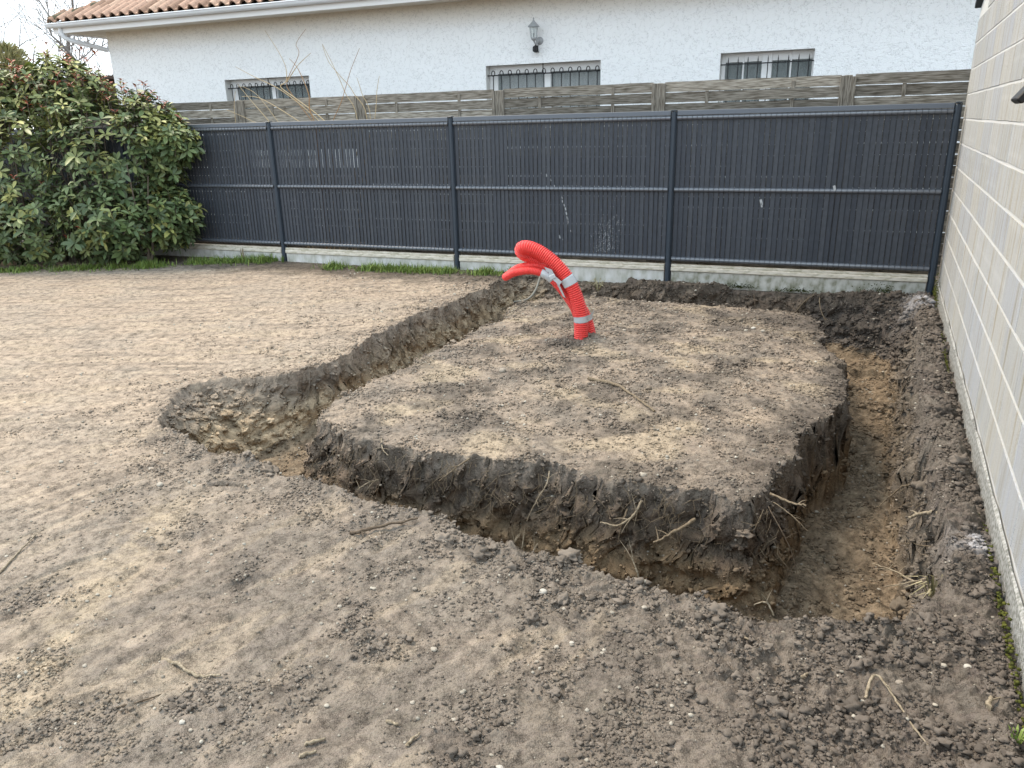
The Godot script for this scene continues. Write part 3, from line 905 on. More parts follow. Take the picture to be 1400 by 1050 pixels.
# ------------------------------------------------------------------ the white house
const HZ := -3.0
func build_house() -> void:
	var h := base("white_house", Vector3(0, 0, 0))
	tag(h, "white roughcast house with a tiled hip roof and barred windows behind the fences", "house")
	var x0 := -5.72
	var x1 := 13.0
	var top := 3.37
	var zb := -12.0
	var holes := [[-3.21, -1.48], [1.67, 3.43], [5.07, 6.24]]
	var wy0 := 1.25
	var wy1 := 2.465
	var wall := MB.new()
	var dirt := func(p: Vector3) -> Color: return Color(1, 1, 1)
	var xs := [x0, -3.21, -1.48, 1.67, 3.43, 5.07, 6.24, x1]
	for k in xs.size() - 1:
		var open := k % 2 == 1
		for seg in ([[-0.1, wy0], [wy1, top]] if open else [[-0.1, top]]):
			var ys := [seg[0], seg[1]]
			if seg[1] == top: ys = [seg[0], 3.0, 3.2, 3.3, top]
			for j in ys.size() - 1:
				var b := wall.v.size()
				for q in [[xs[k], ys[j]], [xs[k + 1], ys[j]], [xs[k + 1], ys[j + 1]], [xs[k], ys[j + 1]]]:
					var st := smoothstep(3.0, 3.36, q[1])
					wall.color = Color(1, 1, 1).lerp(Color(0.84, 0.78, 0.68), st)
					wall.vert(Vector3(q[0], q[1], HZ), Vector3(0, 0, 1))
				wall.ix.append_array([b, b + 2, b + 1, b, b + 3, b + 2])
	wall.color = Color(1, 1, 1)
	wall.flat([Vector3(x0, -0.1, HZ), Vector3(x0, -0.1, zb), Vector3(x0, top, zb), Vector3(x0, top, HZ)], Vector3(-1, 0, 0))
	wall.flat([Vector3(x1, -0.1, HZ), Vector3(x1, -0.1, zb), Vector3(x1, top, zb), Vector3(x1, top, HZ)], Vector3(1, 0, 0))
	wall.flat([Vector3(x0, -0.1, zb), Vector3(x1, -0.1, zb), Vector3(x1, top, zb), Vector3(x0, top, zb)], Vector3(0, 0, -1))
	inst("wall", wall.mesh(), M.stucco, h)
	var n := 0
	for o in holes:
		var a: float = o[0]
		var b: float = o[1]
		var rv := MB.new()
		var dz := 0.2
		rv.flat([Vector3(a, wy0, HZ), Vector3(a, wy0, HZ - dz), Vector3(a, wy1, HZ - dz), Vector3(a, wy1, HZ)], Vector3(1, 0, 0))
		rv.flat([Vector3(b, wy0, HZ), Vector3(b, wy0, HZ - dz), Vector3(b, wy1, HZ - dz), Vector3(b, wy1, HZ)], Vector3(-1, 0, 0))
		rv.flat([Vector3(a, wy1, HZ), Vector3(b, wy1, HZ), Vector3(b, wy1, HZ - dz), Vector3(a, wy1, HZ - dz)], Vector3(0, -1, 0))
		rv.box(Vector3((a + b) / 2, wy0 - 0.02, HZ - 0.07), Vector3(b - a + 0.1, 0.04, 0.3), 0.006)
		rv.flat([Vector3(a, wy0, HZ - dz - 0.3), Vector3(b, wy0, HZ - dz - 0.3), Vector3(b, wy1, HZ - dz - 0.3), Vector3(a, wy1, HZ - dz - 0.3)], Vector3(0, 0, 1))
		var win := inst("window", rv.mesh(), M.reveal, h)
		var zf := HZ - 0.17
		var fr := MB.new()
		var inner := [a + (0.13 if n < 2 else 0.05), b - 0.02]
		var fw := 0.06
		var mid := (a + b) / 2 + (0.04 if n < 2 else 0.0)
		fr.box(Vector3((a + inner[0]) / 2 + 0.0, (wy0 + wy1) / 2, zf), Vector3(inner[0] - a, wy1 - wy0, 0.05), 0.004)
		fr.box(Vector3(b - 0.0125, (wy0 + wy1) / 2, zf), Vector3(0.025, wy1 - wy0, 0.05), 0.004)
		fr.box(Vector3(mid, (wy0 + wy1) / 2, zf + 0.004), Vector3(0.10 if n < 2 else 0.13, wy1 - wy0 - 0.004, 0.06), 0.006)
		fr.box(Vector3((a + b) / 2, wy1 - 0.055, zf - 0.004), Vector3(b - a - 0.004, 0.11, 0.05), 0.004)
		fr.box(Vector3((a + b) / 2, wy0 + 0.04, zf - 0.004), Vector3(b - a - 0.004, 0.08, 0.05), 0.004)
		if n == 2:
			for s in [-1, 1]: fr.box(Vector3(mid + s * 0.30, (wy0 + wy1) / 2, zf + 0.002), Vector3(0.02, wy1 - wy0 - 0.01, 0.05), 0.003)
		inst("frame", fr.mesh(), M.white, win)
		for s in [0, 1]:
			var p0: float = inner[0] if s == 0 else mid + (0.05 if n < 2 else 0.065)
			var p1: float = mid - (0.05 if n < 2 else 0.065) if s == 0 else inner[1]
			var py0 := wy0 + 0.08
			var py1 := wy1 - 0.11
			inst("pane", box_mesh(Vector3(p1 - p0, py1 - py0, 0.006)), M.glass, win).position = Vector3((p0 + p1) / 2, (py0 + py1) / 2, zf)
			if n == 1:
				var cu := MB.new()
				var m := 40
				for k in m:
					var t0 := float(k) / m
					var t1 := float(k + 1) / m
					var za := zf - 0.08 + 0.014 * sin(t0 * 38.0)
					var zc := zf - 0.08 + 0.014 * sin(t1 * 38.0)
					cu.flat([Vector3(lerpf(p0, p1, t0), py0, za), Vector3(lerpf(p0, p1, t1), py0, zc), Vector3(lerpf(p0, p1, t1), py1, zc), Vector3(lerpf(p0, p1, t0), py1, za)], Vector3(0, 0, 1))
				inst("curtain", cu.mesh(), M.curtain, win)
			else:
				inst("blind", box_mesh(Vector3(p1 - p0, py1 - py0, 0.01)), M.dark_pane, win).position = Vector3((p0 + p1) / 2, (py0 + py1) / 2, zf - 0.05)
		# the bars in front
		var gz := HZ - 0.06
		var bars := 13 if n < 2 else 9
		var gy := wy1 - 0.135 if n < 2 else wy1 - 0.14
		var gm := MB.new()
		gm.box(Vector3((a + b) / 2, gy, gz), Vector3(b - a - 0.004, 0.016, 0.016), 0.002)
		if n < 2: gm.box(Vector3((a + b) / 2, wy1 - 0.066, gz), Vector3(0.012, 0.13, 0.012), 0.002)
		var grille := inst("window_grille", gm.mesh(), M.iron, h)
		inst("crossbar", box_mesh(Vector3(b - a - 0.004, 0.016, 0.016), 0.002), M.iron, grille).position = Vector3((a + b) / 2, wy0 + 0.12, gz)
		for k in bars:
			var bx := lerpf(a + 0.1, b - 0.06, float(k) / (bars - 1))
			var bm := MB.new()
			if n < 2:
				bm.tube([Vector3(0, wy0 + 0.05, 0.017), Vector3(0, gy - 0.012, 0.017)], [0.007], 6)
				var ring := []
				for q in 15:
					var ang := -PI / 2 + TAU * q / 14.0 * 0.94 + 0.2
					ring.append(Vector3(cos(ang) * 0.026, gy + 0.026 + sin(ang) * 0.038, 0.017))
				bm.tube(ring, [0.0065], 6)
			else:
				bm.tube([Vector3(0, wy0 + 0.05, 0.017), Vector3(0, gy + 0.05, 0.017), Vector3(0, gy + 0.09, 0.017)], [0.007, 0.007, 0.001], 6)
			inst("bar", bm.mesh(), M.iron, grille).position = Vector3(bx, 0, gz)
		n += 1
	# roof
	var ez := -2.45
	var ey := 3.475
	var ex0 := -6.42
	var ex1 := 13.6
	var ang := deg_to_rad(25.0)
	var run := 5.05
	var rise := run * tan(ang)
	var rd := MB.new()
	var r0 := Vector3(ex0 + run, ey + rise, ez - run)
	var r1 := Vector3(ex1 - run, ey + rise, ez - run)
	var c0 := Vector3(ex0, ey, ez); var c1 := Vector3(ex1, ey, ez); var c2 := Vector3(ex1, ey, ez - 2 * run); var c3 := Vector3(ex0, ey, ez - 2 * run)
	rd.flat([c0, c1, r1, r0], Vector3(0, 1, 0.5))
	rd.flat([c3, c2, r1, r0], Vector3(0, 1, -0.5))
	rd.flat([c0, c3, r0], Vector3(-0.5, 1, 0))
	rd.flat([c1, c2, r1], Vector3(0.5, 1, 0))
	var roof := inst("roof", rd.mesh(), M.roof_deck, h)
	var tm := MB.new()
	var seg := 10
	var prof := []
	for k in seg + 1:
		var u := float(k) / seg
		var wv := maxf(0.0, sin((u - 0.08) / 0.62 * PI)) if u > 0.08 and u < 0.70 else 0.0
		prof.append(Vector2(0.222 * (u - 0.5), 0.062 * pow(wv, 0.8)))
	for k in seg:
		var p: Vector2 = prof[k]
		var q: Vector2 = prof[k + 1]
		var up := Vector3(0, 0.02, 0)
		var A := Vector3(p.x, p.y, 0); var B := Vector3(q.x, q.y, 0)
		var L := Vector3(0, 0, -0.40)
		tm.flat([A + up, B + up, B + up + L, A + up + L], Vector3(0, 1, 0))
		tm.flat([A, B, B + up, A + up], Vector3(0, 0, 1))
		tm.flat([A, B, B + L, A + L], Vector3(0, -1, 0))
	var tile := tm.mesh()
	var slope := Basis(Vector3(1, 0, 0), ang + 0.045)
	var rest := []
	var placed := 0
	for row in 16:
		for col in 96:
			var x := ex0 + 0.11 + col * 0.21
			var s := row * 0.335 - 0.03
			var zz := ez - s * cos(ang)
			if x - 0.05 < ex0 + s * cos(ang) or x > ex1 - s * cos(ang): continue
			if s * cos(ang) > run: continue
			var at := Vector3(x, ey + s * sin(ang) + 0.035, zz)
			if row < 7 and x < 2.6 and placed < 292:
				placed += 1
				var tl := inst("tile", tile, M.tile[[0, 0, 1, 2, 0, 3][rng.randi() % 6]], roof)
				tl.transform = Transform3D(slope * Basis(Vector3(0, 1, 0), rng.randf_range(-0.015, 0.015)), at + Vector3(0, rng.randf_range(0, 0.006), 0))
			else:
				rest.append(Transform3D(slope, at))
	multi("more_tiles", tile, M.tile[0], rest, PackedColorArray(), roof).set_meta("kind", "stuff")
	# hip of half-round tiles, mossy
	var hip_dir := (r0 - c0).normalized()
	var hm := MB.new()
	for k in 9:
		var a := PI * k / 8.0
		var b2 := PI * (k + 1) / 8.0
		if k == 8: break
		var P := Vector3(cos(a) * 0.10, sin(a) * 0.09, 0)
		var Q := Vector3(cos(b2) * 0.10, sin(b2) * 0.09, 0)
		var S := Vector3(cos(a) * 0.085, sin(a) * 0.078, -0.42)
		var T := Vector3(cos(b2) * 0.085, sin(b2) * 0.078, -0.42)
		hm.flat([P, Q, T, S], (P + Q))
		hm.flat([P * 0.85, Q * 0.85, Q, P], Vector3(0, 0, 1))
	var hip_tile := hm.mesh()
	var hb := Basis.looking_at(hip_dir, Vector3.UP)
	for k in 18:
		var t := inst("hip_tile", hip_tile, M.mossy_tile, roof)
		t.transform = Transform3D(hb, c0 + hip_dir * (0.02 + 0.38 * k) + Vector3(0, 0.035, 0))
	# eaves: fascia, soffit, gutter
	inst("fascia", box_mesh(Vector3(ex1 - ex0, 0.15, 0.02), 0.003), M.white, h).position = Vector3((ex0 + ex1) / 2, 3.405, -2.52)
	inst("side_fascia", box_mesh(Vector3(0.02, 0.15, 9.9), 0.003), M.white, h).position = Vector3(ex0 + 0.06, 3.405, -7.49)
	inst("soffit", box_mesh(Vector3(ex1 - ex0 - 0.1, 0.015, 0.47)), M.soffit, h).position = Vector3((ex0 + ex1) / 2, 3.365, -2.766)
	inst("side_soffit", box_mesh(Vector3(0.62, 0.015, 9.4)), M.soffit, h).position = Vector3(ex0 + 0.385, 3.365, -7.71)
	var gm2 := MB.new()
	var gp := []
	for k in 11:
		var a := PI + PI * k / 10.0
		gp.append(Vector2(cos(a) * 0.062, sin(a) * 0.066))
	for k in 10:
		var p: Vector2 = gp[k]
		var q: Vector2 = gp[k + 1]
		gm2.flat([Vector3(ex0 - 0.03, 3.475 + p.y, -2.446 + p.x), Vector3(ex1, 3.475 + p.y, -2.446 + p.x), Vector3(ex1, 3.475 + q.y, -2.446 + q.x), Vector3(ex0 - 0.03, 3.475 + q.y, -2.446 + q.x)], Vector3(0, p.y + q.y, p.x + q.x))
	gm2.tube([Vector3(ex0 - 0.03, 3.475, -2.384), Vector3(ex1, 3.475, -2.384)], [0.011], 8)
	gm2.flat([Vector3(ex0 - 0.03, 3.475, -2.508), Vector3(ex0 - 0.03, 3.475, -2.384), Vector3(ex0 - 0.03, 3.425, -2.39), Vector3(ex0 - 0.03, 3.405, -2.446), Vector3(ex0 - 0.03, 3.425, -2.50)], Vector3(-1, 0, 0))
	inst("gutter", gm2.mesh(), M.gutter, h)
	var dp := MB.new()
	dp.tube(smooth_path([Vector3(-6.22, 3.42, -2.50), Vector3(-6.22, 3.30, -2.52), Vector3(-6.15, 3.22, -2.62), Vector3(-5.84, 3.08, -3.06), Vector3(-5.78, 3.0, -3.12), Vector3(-5.78, 0.0, -3.12)], 6), [0.04], 12)
	inst("downpipe", dp.mesh(), M.gutter, h)

func build_wall_lantern() -> void:
	var o := base("wall_lantern", Vector3(2.49, 2.70, HZ + 0.15))
	tag(o, "small silver six sided lantern on the white wall above the middle window", "wall lamp")
	var r := MB.new()
	r.tube([Vector3(0, 0.228, 0), Vector3(0, 0.236, 0), Vector3(0, 0.30, 0), Vector3(0, 0.32, 0), Vector3(0, 0.335, 0), Vector3(0, 0.355, 0)], [0.084, 0.084, 0.022, 0.008, 0.012, 0.003], 6)
	inst("lamp_roof", r.mesh(), M.silver, o)
	var g := MB.new()
	g.tube([Vector3(0, 0.09, 0), Vector3(0, 0.226, 0)], [0.042, 0.058], 6, false)
	inst("lamp_glass", g.mesh(), M.lamp_glass, o)
	var c := MB.new()
	for k in 6:
		var a := TAU * k / 6.0
		c.tube([Vector3(cos(a) * 0.044, 0.088, sin(a) * 0.044), Vector3(cos(a) * 0.06, 0.23, sin(a) * 0.06)], [0.005], 5)
	c.tube([Vector3(0, 0.05, 0), Vector3(0, 0.062, 0), Vector3(0, 0.09, 0), Vector3(0, 0.094, 0)], [0.012, 0.032, 0.046, 0.03], 12)
	inst("lamp_cage", c.mesh(), M.silver, o)
	var s := MB.new()
	s.tube([Vector3(0, 0.095, 0), Vector3(0, 0.15, 0)], [0.011], 8)
	inst("bulb_holder", s.mesh(), M.iron, o)
	var b := MB.new()
	b.tube(smooth_path([Vector3(0, 0.055, 0), Vector3(0.01, 0.02, -0.02), Vector3(0.02, 0.02, -0.07), Vector3(0.03, 0.06, -0.13)]), [0.010], 8)
	b.tube([Vector3(0.035, 0.06, -0.15), Vector3(0.035, 0.06, -0.128), Vector3(0.035, 0.06, -0.118)], [0.055, 0.05, 0.02], 16)
	inst("wall_bracket", b.mesh(), M.silver, o)
	var q := base("wall_sensor", Vector3(2.475, 2.655, HZ + 0.03))
	tag(q, "small black sensor on the white wall just below the silver lantern", "sensor")
	var m := MB.new()
	m.box(Vector3(0, -0.005, 0.035), Vector3(0.055, 0.075, 0.07), 0.012)
	m.box(Vector3(0.03, -0.045, 0.05), Vector3(0.055, 0.014, 0.08), 0.004)
	m.tube([Vector3(0.01, 0.03, 0.03), Vector3(0.012, 0.075, 0.02)], [0.011], 8)
	inst("sensor_head", m.mesh(), M.black, q)
	inst("back_plate", box_mesh(Vector3(0.06, 0.09, 0.02), 0.004), M.black, q).position = Vector3(0, 0, -0.02)

# ------------------------------------------------------------------ the block wall
func build_block_wall() -> void:
	var w := base("block_wall", Vector3(WALL_X, 0, 0), WALL_TURN)
	tag(w, "tall bare wall of pale concrete blocks along the right of the trench", "wall")
	var z0 := -0.2
	var z1 := 9.2
	var peak := 4.5
	var Hh := func(z: float) -> float: return 2.52 + 0.34 * (minf(z, 2 * peak - z) - z0)
	var core := MB.new()
	var outline := [Vector2(z0, 0.10), Vector2(z1, 0.10), Vector2(z1, Hh.call(z1)), Vector2(peak, Hh.call(peak)), Vector2(z0, Hh.call(z0))]
	var A := []
	var B := []
	for p in outline:
		A.append(Vector3(0.0035, p.y, p.x)); B.append(Vector3(0.2, p.y, p.x))
	core.flat(A, Vector3(-1, 0, 0))
	core.flat(B, Vector3(1, 0, 0))
	for k in 5:
		core.flat([A[k], A[(k + 1) % 5], B[(k + 1) % 5], B[k]], [Vector3(0, -1, 0), Vector3(0, 0, 1), Vector3(0, 1, 0.3), Vector3(0, 1, -0.3), Vector3(0, 0, -1)][k])
	inst("mortar", core.mesh(), M.mortar, w)
	var meshes := []
	for v in 5:
		# a block with edges that are not quite straight
		var b := MB.new()
		var r := RandomNumberGenerator.new()
		r.seed = 300 + v
		b.box(Vector3(0.098, 0, 0), Vector3(0.196, 0.1995, 0.496), 0.004)
		for q in b.v.size():
			var p := b.v[q]
			b.v[q] = p + Vector3(0, 0.0015 * sin(p.z * 21.0 + v * 1.7), 0.001 * sin(p.y * 60.0 + v))
		meshes.append(b.mesh())
	var half := box_mesh(Vector3(0.196, 0.1995, 0.246), 0.004)
	var count := 0
	for row in 19:
		var y := 0.124 + 0.21 * row + 0.105
		var z := z0
		var first := row % 2 == 1
		while z < z1 - 0.1 and count < 298:
			var l := 0.25 if first else 0.5
			var ok: bool = y + 0.1 < Hh.call(z + 0.02) and y + 0.1 < Hh.call(z + l - 0.02)
			if row > 13 and z > 6.0: ok = false
			if ok and z + l <= z1 + 0.01:
				count += 1
				var bl := inst("block", half if first else meshes[rng.randi() % 5], M.block[rng.randi() % 4], w)
				bl.position = Vector3((0.098 if first else 0.0) + rng.randf_range(-0.0012, 0.0012), y + rng.randf_range(-0.001, 0.001), z + l / 2)
				bl.rotation.x = rng.randf_range(-0.002, 0.002)
			first = false
			z += l
	var fm := MB.new()
	var steps := 60
	for k in steps:
		var a := lerpf(z0 + 0.002, z1, float(k) / steps)
		var c := lerpf(z0 + 0.002, z1, float(k + 1) / steps)
		var ja := 0.006 * sin(a * 9.0) + 0.005 * sin(a * 23.0)
		var jc := 0.006 * sin(c * 9.0) + 0.005 * sin(c * 23.0)
		var pts := [[-0.005, 0.121], [-0.014, 0.112], [-0.016, 0.0], [-0.03, -0.5]]
		for q in 3:
			var P: Array = pts[q]
			var Q: Array = pts[q + 1]
			fm.flat([Vector3(P[0] - 0.3 * ja * (1 if q else 0), P[1] + (ja if q == 0 else 0.0), a), Vector3(P[0] - 0.3 * jc * (1 if q else 0), P[1] + (jc if q == 0 else 0.0), c), Vector3(Q[0] - 0.3 * jc, Q[1], c), Vector3(Q[0] - 0.3 * ja, Q[1], a)], Vector3(-1, 0.2, 0))
	fm.box(Vector3(0.1, -0.19, (z0 + z1) / 2), Vector3(0.2, 0.58, z1 - z0 - 0.004))
	inst("footing", fm.mesh(), M.footing, w)
	var tr := MB.new()
	var l2: float = Vector2(peak - z0, Hh.call(peak) - Hh.call(z0)).length() + 0.06
	var an := atan(0.34)
	for s in [0, 1]:
		var cz := (z0 + peak) / 2 - 0.015 if s == 0 else peak + (peak - z0) / 2 + 0.02
		tr.box(Vector3(0.09, (Hh.call(z0) + Hh.call(peak)) / 2 + 0.035, cz), Vector3(0.27, 0.05, l2), 0.004, Basis(Vector3(1, 0, 0), -an if s == 0 else an))
	inst("verge_trim", tr.mesh(), M.black, w)
	var l := base("floodlight", Vector3(WALL_X, 0, 0), WALL_TURN)
	tag(l, "black outdoor light fixed to the block wall at the right edge", "light")
	var m := MB.new()
	m.box(Vector3(-0.06, 1.735, 4.07), Vector3(0.035, 0.11, 0.20), 0.006, Basis(Vector3(0, 0, 1), -0.65))
	inst("lamp_head", m.mesh(), M.black, l)
	var m2 := MB.new()
	m2.box(Vector3(-0.012, 1.80, 4.09), Vector3(0.022, 0.07, 0.10), 0.004)
	m2.tube([Vector3(-0.012, 1.79, 4.09), Vector3(-0.05, 1.76, 4.09)], [0.01], 8)
	inst("bracket", m2.mesh(), M.black, l)

func build_moss_and_dirt() -> void:
	# moss cushions at the foot of the wall and of the fence: each a lumpy cushion of small tufts
	var tuft := lump(401, 0, 0.4)
	var spots := [
		[Vector3(7.13, -0.03, 0.07), 0.085, 0.07, "moss_cushion", "dark green moss cushion at the fence board beside the right corner", 90],
		[Vector3(5.81, -0.035, 0.045), 0.07, 0.035, "moss_cushion", "flat dark moss cushion on the fence board near the third post", 50],
		[Vector3(6.35, -0.045, 0.045), 0.10, 0.03, "moss_cushion", "thin dark moss line at the middle of the right fence board", 50],
		[Vector3(7.60, 0.02, 0.25), 0.05, 0.12, "moss_patch", "green moss on the wall foot in the far right corner", 90],
		[Vector3(7.46, -0.005, 2.25), 0.03, 0.05, "moss_patch", "yellow green moss on the wall foot halfway along the trench", 70],
		[Vector3(7.255, 0.0, 5.60), 0.03, 0.06, "moss_patch", "green moss on the wall foot nearest the viewer", 80]]
	for s in spots:
		var xf := []
		var cols := PackedColorArray()
		for k in s[5] * 3:
			var q := Vector3(rng.randfn(0, 1) * s[1], absf(rng.randfn(0, 1)) * s[2] * 0.6, rng.randfn(0, 1) * (0.014 if s[3] == "moss_cushion" else 0.25 if s[1] == 0.05 else 0.3))
			if s[3] == "moss_patch": q.x = -q.z * 0.0636 - 0.008 - absf(rng.randfn(0, 0.006))
			var sz := rng.randf_range(0.003, 0.008)
			xf.append(Transform3D(Basis.from_euler(Vector3(rng.randf() * 6, rng.randf() * 6, 0)).scaled(Vector3(sz, sz * 0.7, sz)), q))
			cols.append(Color(0.035, 0.042, 0.012).lerp(Color(0.11, 0.115, 0.028), rng.randf()) if s[3] == "moss_patch" else Color(0.018, 0.025, 0.008).lerp(Color(0.06, 0.07, 0.02), rng.randf()))
		var mb := MB.new()
		for k in xf.size():
			mb.color = cols[k]
			mb.append_mesh(tuft, xf[k])
		var o := inst(s[3], mb.mesh(), M.clod)
		o.position = s[0]
		tag(o, s[4], "moss")

# ------------------------------------------------------------------ plants
func leaf_mesh(len_: float, wide: float, droop: float) -> ArrayMesh:
	var b := MB.new()
	var rows := 5
	var L := []
	for k in rows + 1:
		var t := float(k) / rows
		var w := wide * 0.5 * pow(sin(PI * pow(t, 1.35) * 0.96 + 0.04), 0.8) if k > 0 and k < rows else 0.0
		var y := -droop * t * t * len_
		L.append([Vector3(-w, y + w * 0.45, -t * len_), Vector3(0, y, -t * len_), Vector3(w, y + w * 0.45, -t * len_)])
	for r in L:
		b.vert(r[0], Vector3(0.3, 1, 0).normalized())
		b.vert(r[1], Vector3(0, 1, -0.2 * droop).normalized())
		b.vert(r[2], Vector3(-0.3, 1, 0).normalized())
	for k in rows:
		for s in 2:
			var a := k * 3 + s
			b.ix.append_array([a, a + 3, a + 4, a, a + 4, a + 1])
	return b.mesh()

func bush_field(p: Vector3, lobes: Array) -> float:
	var best := 9.0
	for l in lobes:
		var q: Vector3 = (p - l[0]) / l[1]
		best = minf(best, q.length())
	return best

func build_photinia() -> void:
	var root := base("photinia_shrub", Vector3(-2.7, 0, 0.75))
	tag(root, "large evergreen shrub with glossy leaves and red tips left of the fence", "shrub")
	var o := root.position
	var eye := Vector3(6.54, 1.655, 8.25)
	var lobes := [
		[Vector3(-2.35, 1.30, 0.55), Vector3(0.95, 1.02, 0.75)],
		[Vector3(-3.45, 1.25, 0.75), Vector3(1.0, 1.10, 0.85)],
		[Vector3(-4.6, 1.25, 1.0), Vector3(1.0, 1.10, 0.9)],
		[Vector3(-1.80, 1.5, 0.35), Vector3(0.66, 0.66, 0.45)],
		[Vector3(-1.62, 0.60, 0.42), Vector3(0.55, 0.42, 0.45)],
		[Vector3(-2.2, 0.62, 0.75), Vector3(0.8, 0.55, 0.62)],
		[Vector3(-3.2, 0.6, 1.0), Vector3(0.9, 0.6, 0.75)],
		[Vector3(-4.3, 0.6, 1.25), Vector3(0.9, 0.6, 0.8)],
		[Vector3(-1.46, 1.55, 0.30), Vector3(0.48, 0.30, 0.32)],
		[Vector3(-2.85, 2.18, 0.5), Vector3(0.7, 0.42, 0.5)],
		[Vector3(-3.9, 2.1, 0.8), Vector3(0.75, 0.45, 0.5)]]
	# stems
	var sm := MB.new()
	for k in 8:
		var a := Vector3(lerpf(-3.6, -1.75, k / 7.0) + rng.randf_range(-0.1, 0.1), -0.08, 0.62 + rng.randf_range(-0.15, 0.2) + (0.25 if k < 4 else 0.0))
		for j in 3:
			var d := Vector3(rng.randf_range(-0.5, 0.5), rng.randf_range(1.2, 2.0), rng.randf_range(-0.3, 0.3))
			sm.tube(smooth_path([a, a + d * 0.25 + Vector3(rng.randf_range(-0.06, 0.06), 0, 0), a + d * 0.6, a + d]), [0.024, 0.023, 0.022, 0.021, 0.020, 0.019, 0.018, 0.017, 0.016, 0.015, 0.014, 0.013, 0.012, 0.011, 0.010, 0.009, 0.008, 0.007, 0.006], 6)
	for q in sm.v.size(): sm.v[q] -= o
	inst("stems", sm.mesh(), M.bark, root)
	var leaves := [leaf_mesh(0.105, 0.040, 0.12), leaf_mesh(0.085, 0.034, 0.3), leaf_mesh(0.12, 0.044, 0.22)]
	var twig := MB.new()
	var all := []   # [transform, tone, size, depth in crown, visible]
	var tries := 0
	var made := 0
	while made < 3500 and tries < 80000:
		tries += 1
		var l: Array = lobes[rng.randi() % lobes.size()]
		var dir := Vector3(rng.randfn(), rng.randfn(), rng.randfn()).normalized()
		var shell := 1.0 - 0.42 * pow(rng.randf(), 1.6) + 0.05 * rng.randfn()
		var p: Vector3 = l[0] + dir * l[1] * shell
		if p.y < 0.06 or p.z < 0.06 and p.y < 1.75: continue
		if bush_field(p, lobes) < 0.66: continue
		# keep hollows, so that the dark inside shows between the clumps
		if n_mask.get_noise_3d(p.x * 2.6, p.y * 2.6, p.z * 2.6) < -0.40: continue
		made += 1
		var out := (dir * 0.8 + Vector3(0, 0.75, 0) + Vector3(rng.randfn(), rng.randfn(), rng.randfn()) * 0.25).normalized()
		var high := p.y > 1.85 and shell > 0.8
		var tone := 0
		var q := rng.randf()
		tone = 0 if q < 0.38 else 1 if q < 0.78 else 2 if q < 0.95 else 3
		if p.y > 1.55 and rng.randf() < 0.5: tone = 2 + int(rng.randf() * 1.7)
		var up := rng.randf() < (0.42 if high else 0.03)
		var n := 6 + rng.randi() % 4
		if up:
			# a young shoot that stands up, with small bronze and red leaves
			var hgt := rng.randf_range(0.05, 0.20) if high else 0.05
			twig.tube([p - o, p - o + Vector3(rng.randf_range(-0.03, 0.03), hgt, 0)], [0.004, 0.002], 5)
			p += Vector3(0, hgt, 0)
			out = (Vector3(0, 1, 0) + 0.3 * out).normalized()
			tone = 4 if rng.randf() < 0.75 else 3
			n = 5
		else:
			twig.tube([p - o - out * 0.16, p - o], [0.005, 0.003], 4)
		var side := out.cross(Vector3(0.3, 0.2, 1).normalized()).normalized()
		var size := rng.randf_range(0.85, 1.3) * (0.6 if up else 1.0)
		for j in n:
			var a := TAU * j * 0.38 + rng.randf() * 0.5
			var lift := 0.25 + 0.75 * float(j) / n + rng.randf_range(-0.2, 0.2)
			if up: lift += 0.5
			var d := (side * cos(a) + out.cross(side) * sin(a)).normalized()
			var fwd := (d + out * lift * 0.75 - Vector3(0, 0.18, 0)).normalized()
			var bz := -fwd
			var bx := out.cross(bz)
			if bx.length() < 0.05: bx = side
			bx = (bx.normalized() + Vector3(rng.randfn(), rng.randfn(), rng.randfn()) * 0.22)
			bx = (bx - bz * bx.dot(bz)).normalized()
			var by := bz.cross(bx)
			var s := size * rng.randf_range(0.75, 1.15)
			var t2 := tone
			if rng.randf() < 0.2 and tone < 3: t2 = clampi(tone + (1 if rng.randf() < 0.5 else -1), 0, 3)
			all.append([Transform3D(Basis(bx * s, by * s, bz * s), p - out * (0.05 * (1.0 - float(j) / n)) - o), t2, rng.randi() % 3, p.distance_to(eye) + 2.2 * (1.0 - shell) + (1.5 if p.x < -4.6 else 0.0) - 1.2 * s, 0])
	inst("twigs", twig.mesh(), M.bark, root)
	all.sort_custom(func(a, b): return a[3] < b[3])
	var xfs := [[], [], []]
	var cols := [PackedColorArray(), PackedColorArray(), PackedColorArray()]
	for k in all.size():
		var q: Array = all[k]
		if k < 290:
			inst("leaf", leaves[q[2]], M.leaf[q[1]], root).transform = q[0]
			continue
		xfs[q[2]].append(q[0])
		var c: Color = leaf_tones[q[1]]
		cols[q[2]].append(c * rng.randf_range(0.7, 1.25))
	for v in 3:
		multi("foliage", leaves[v], M.leaf_any, xfs[v], cols[v], root).set_meta("kind", "stuff")

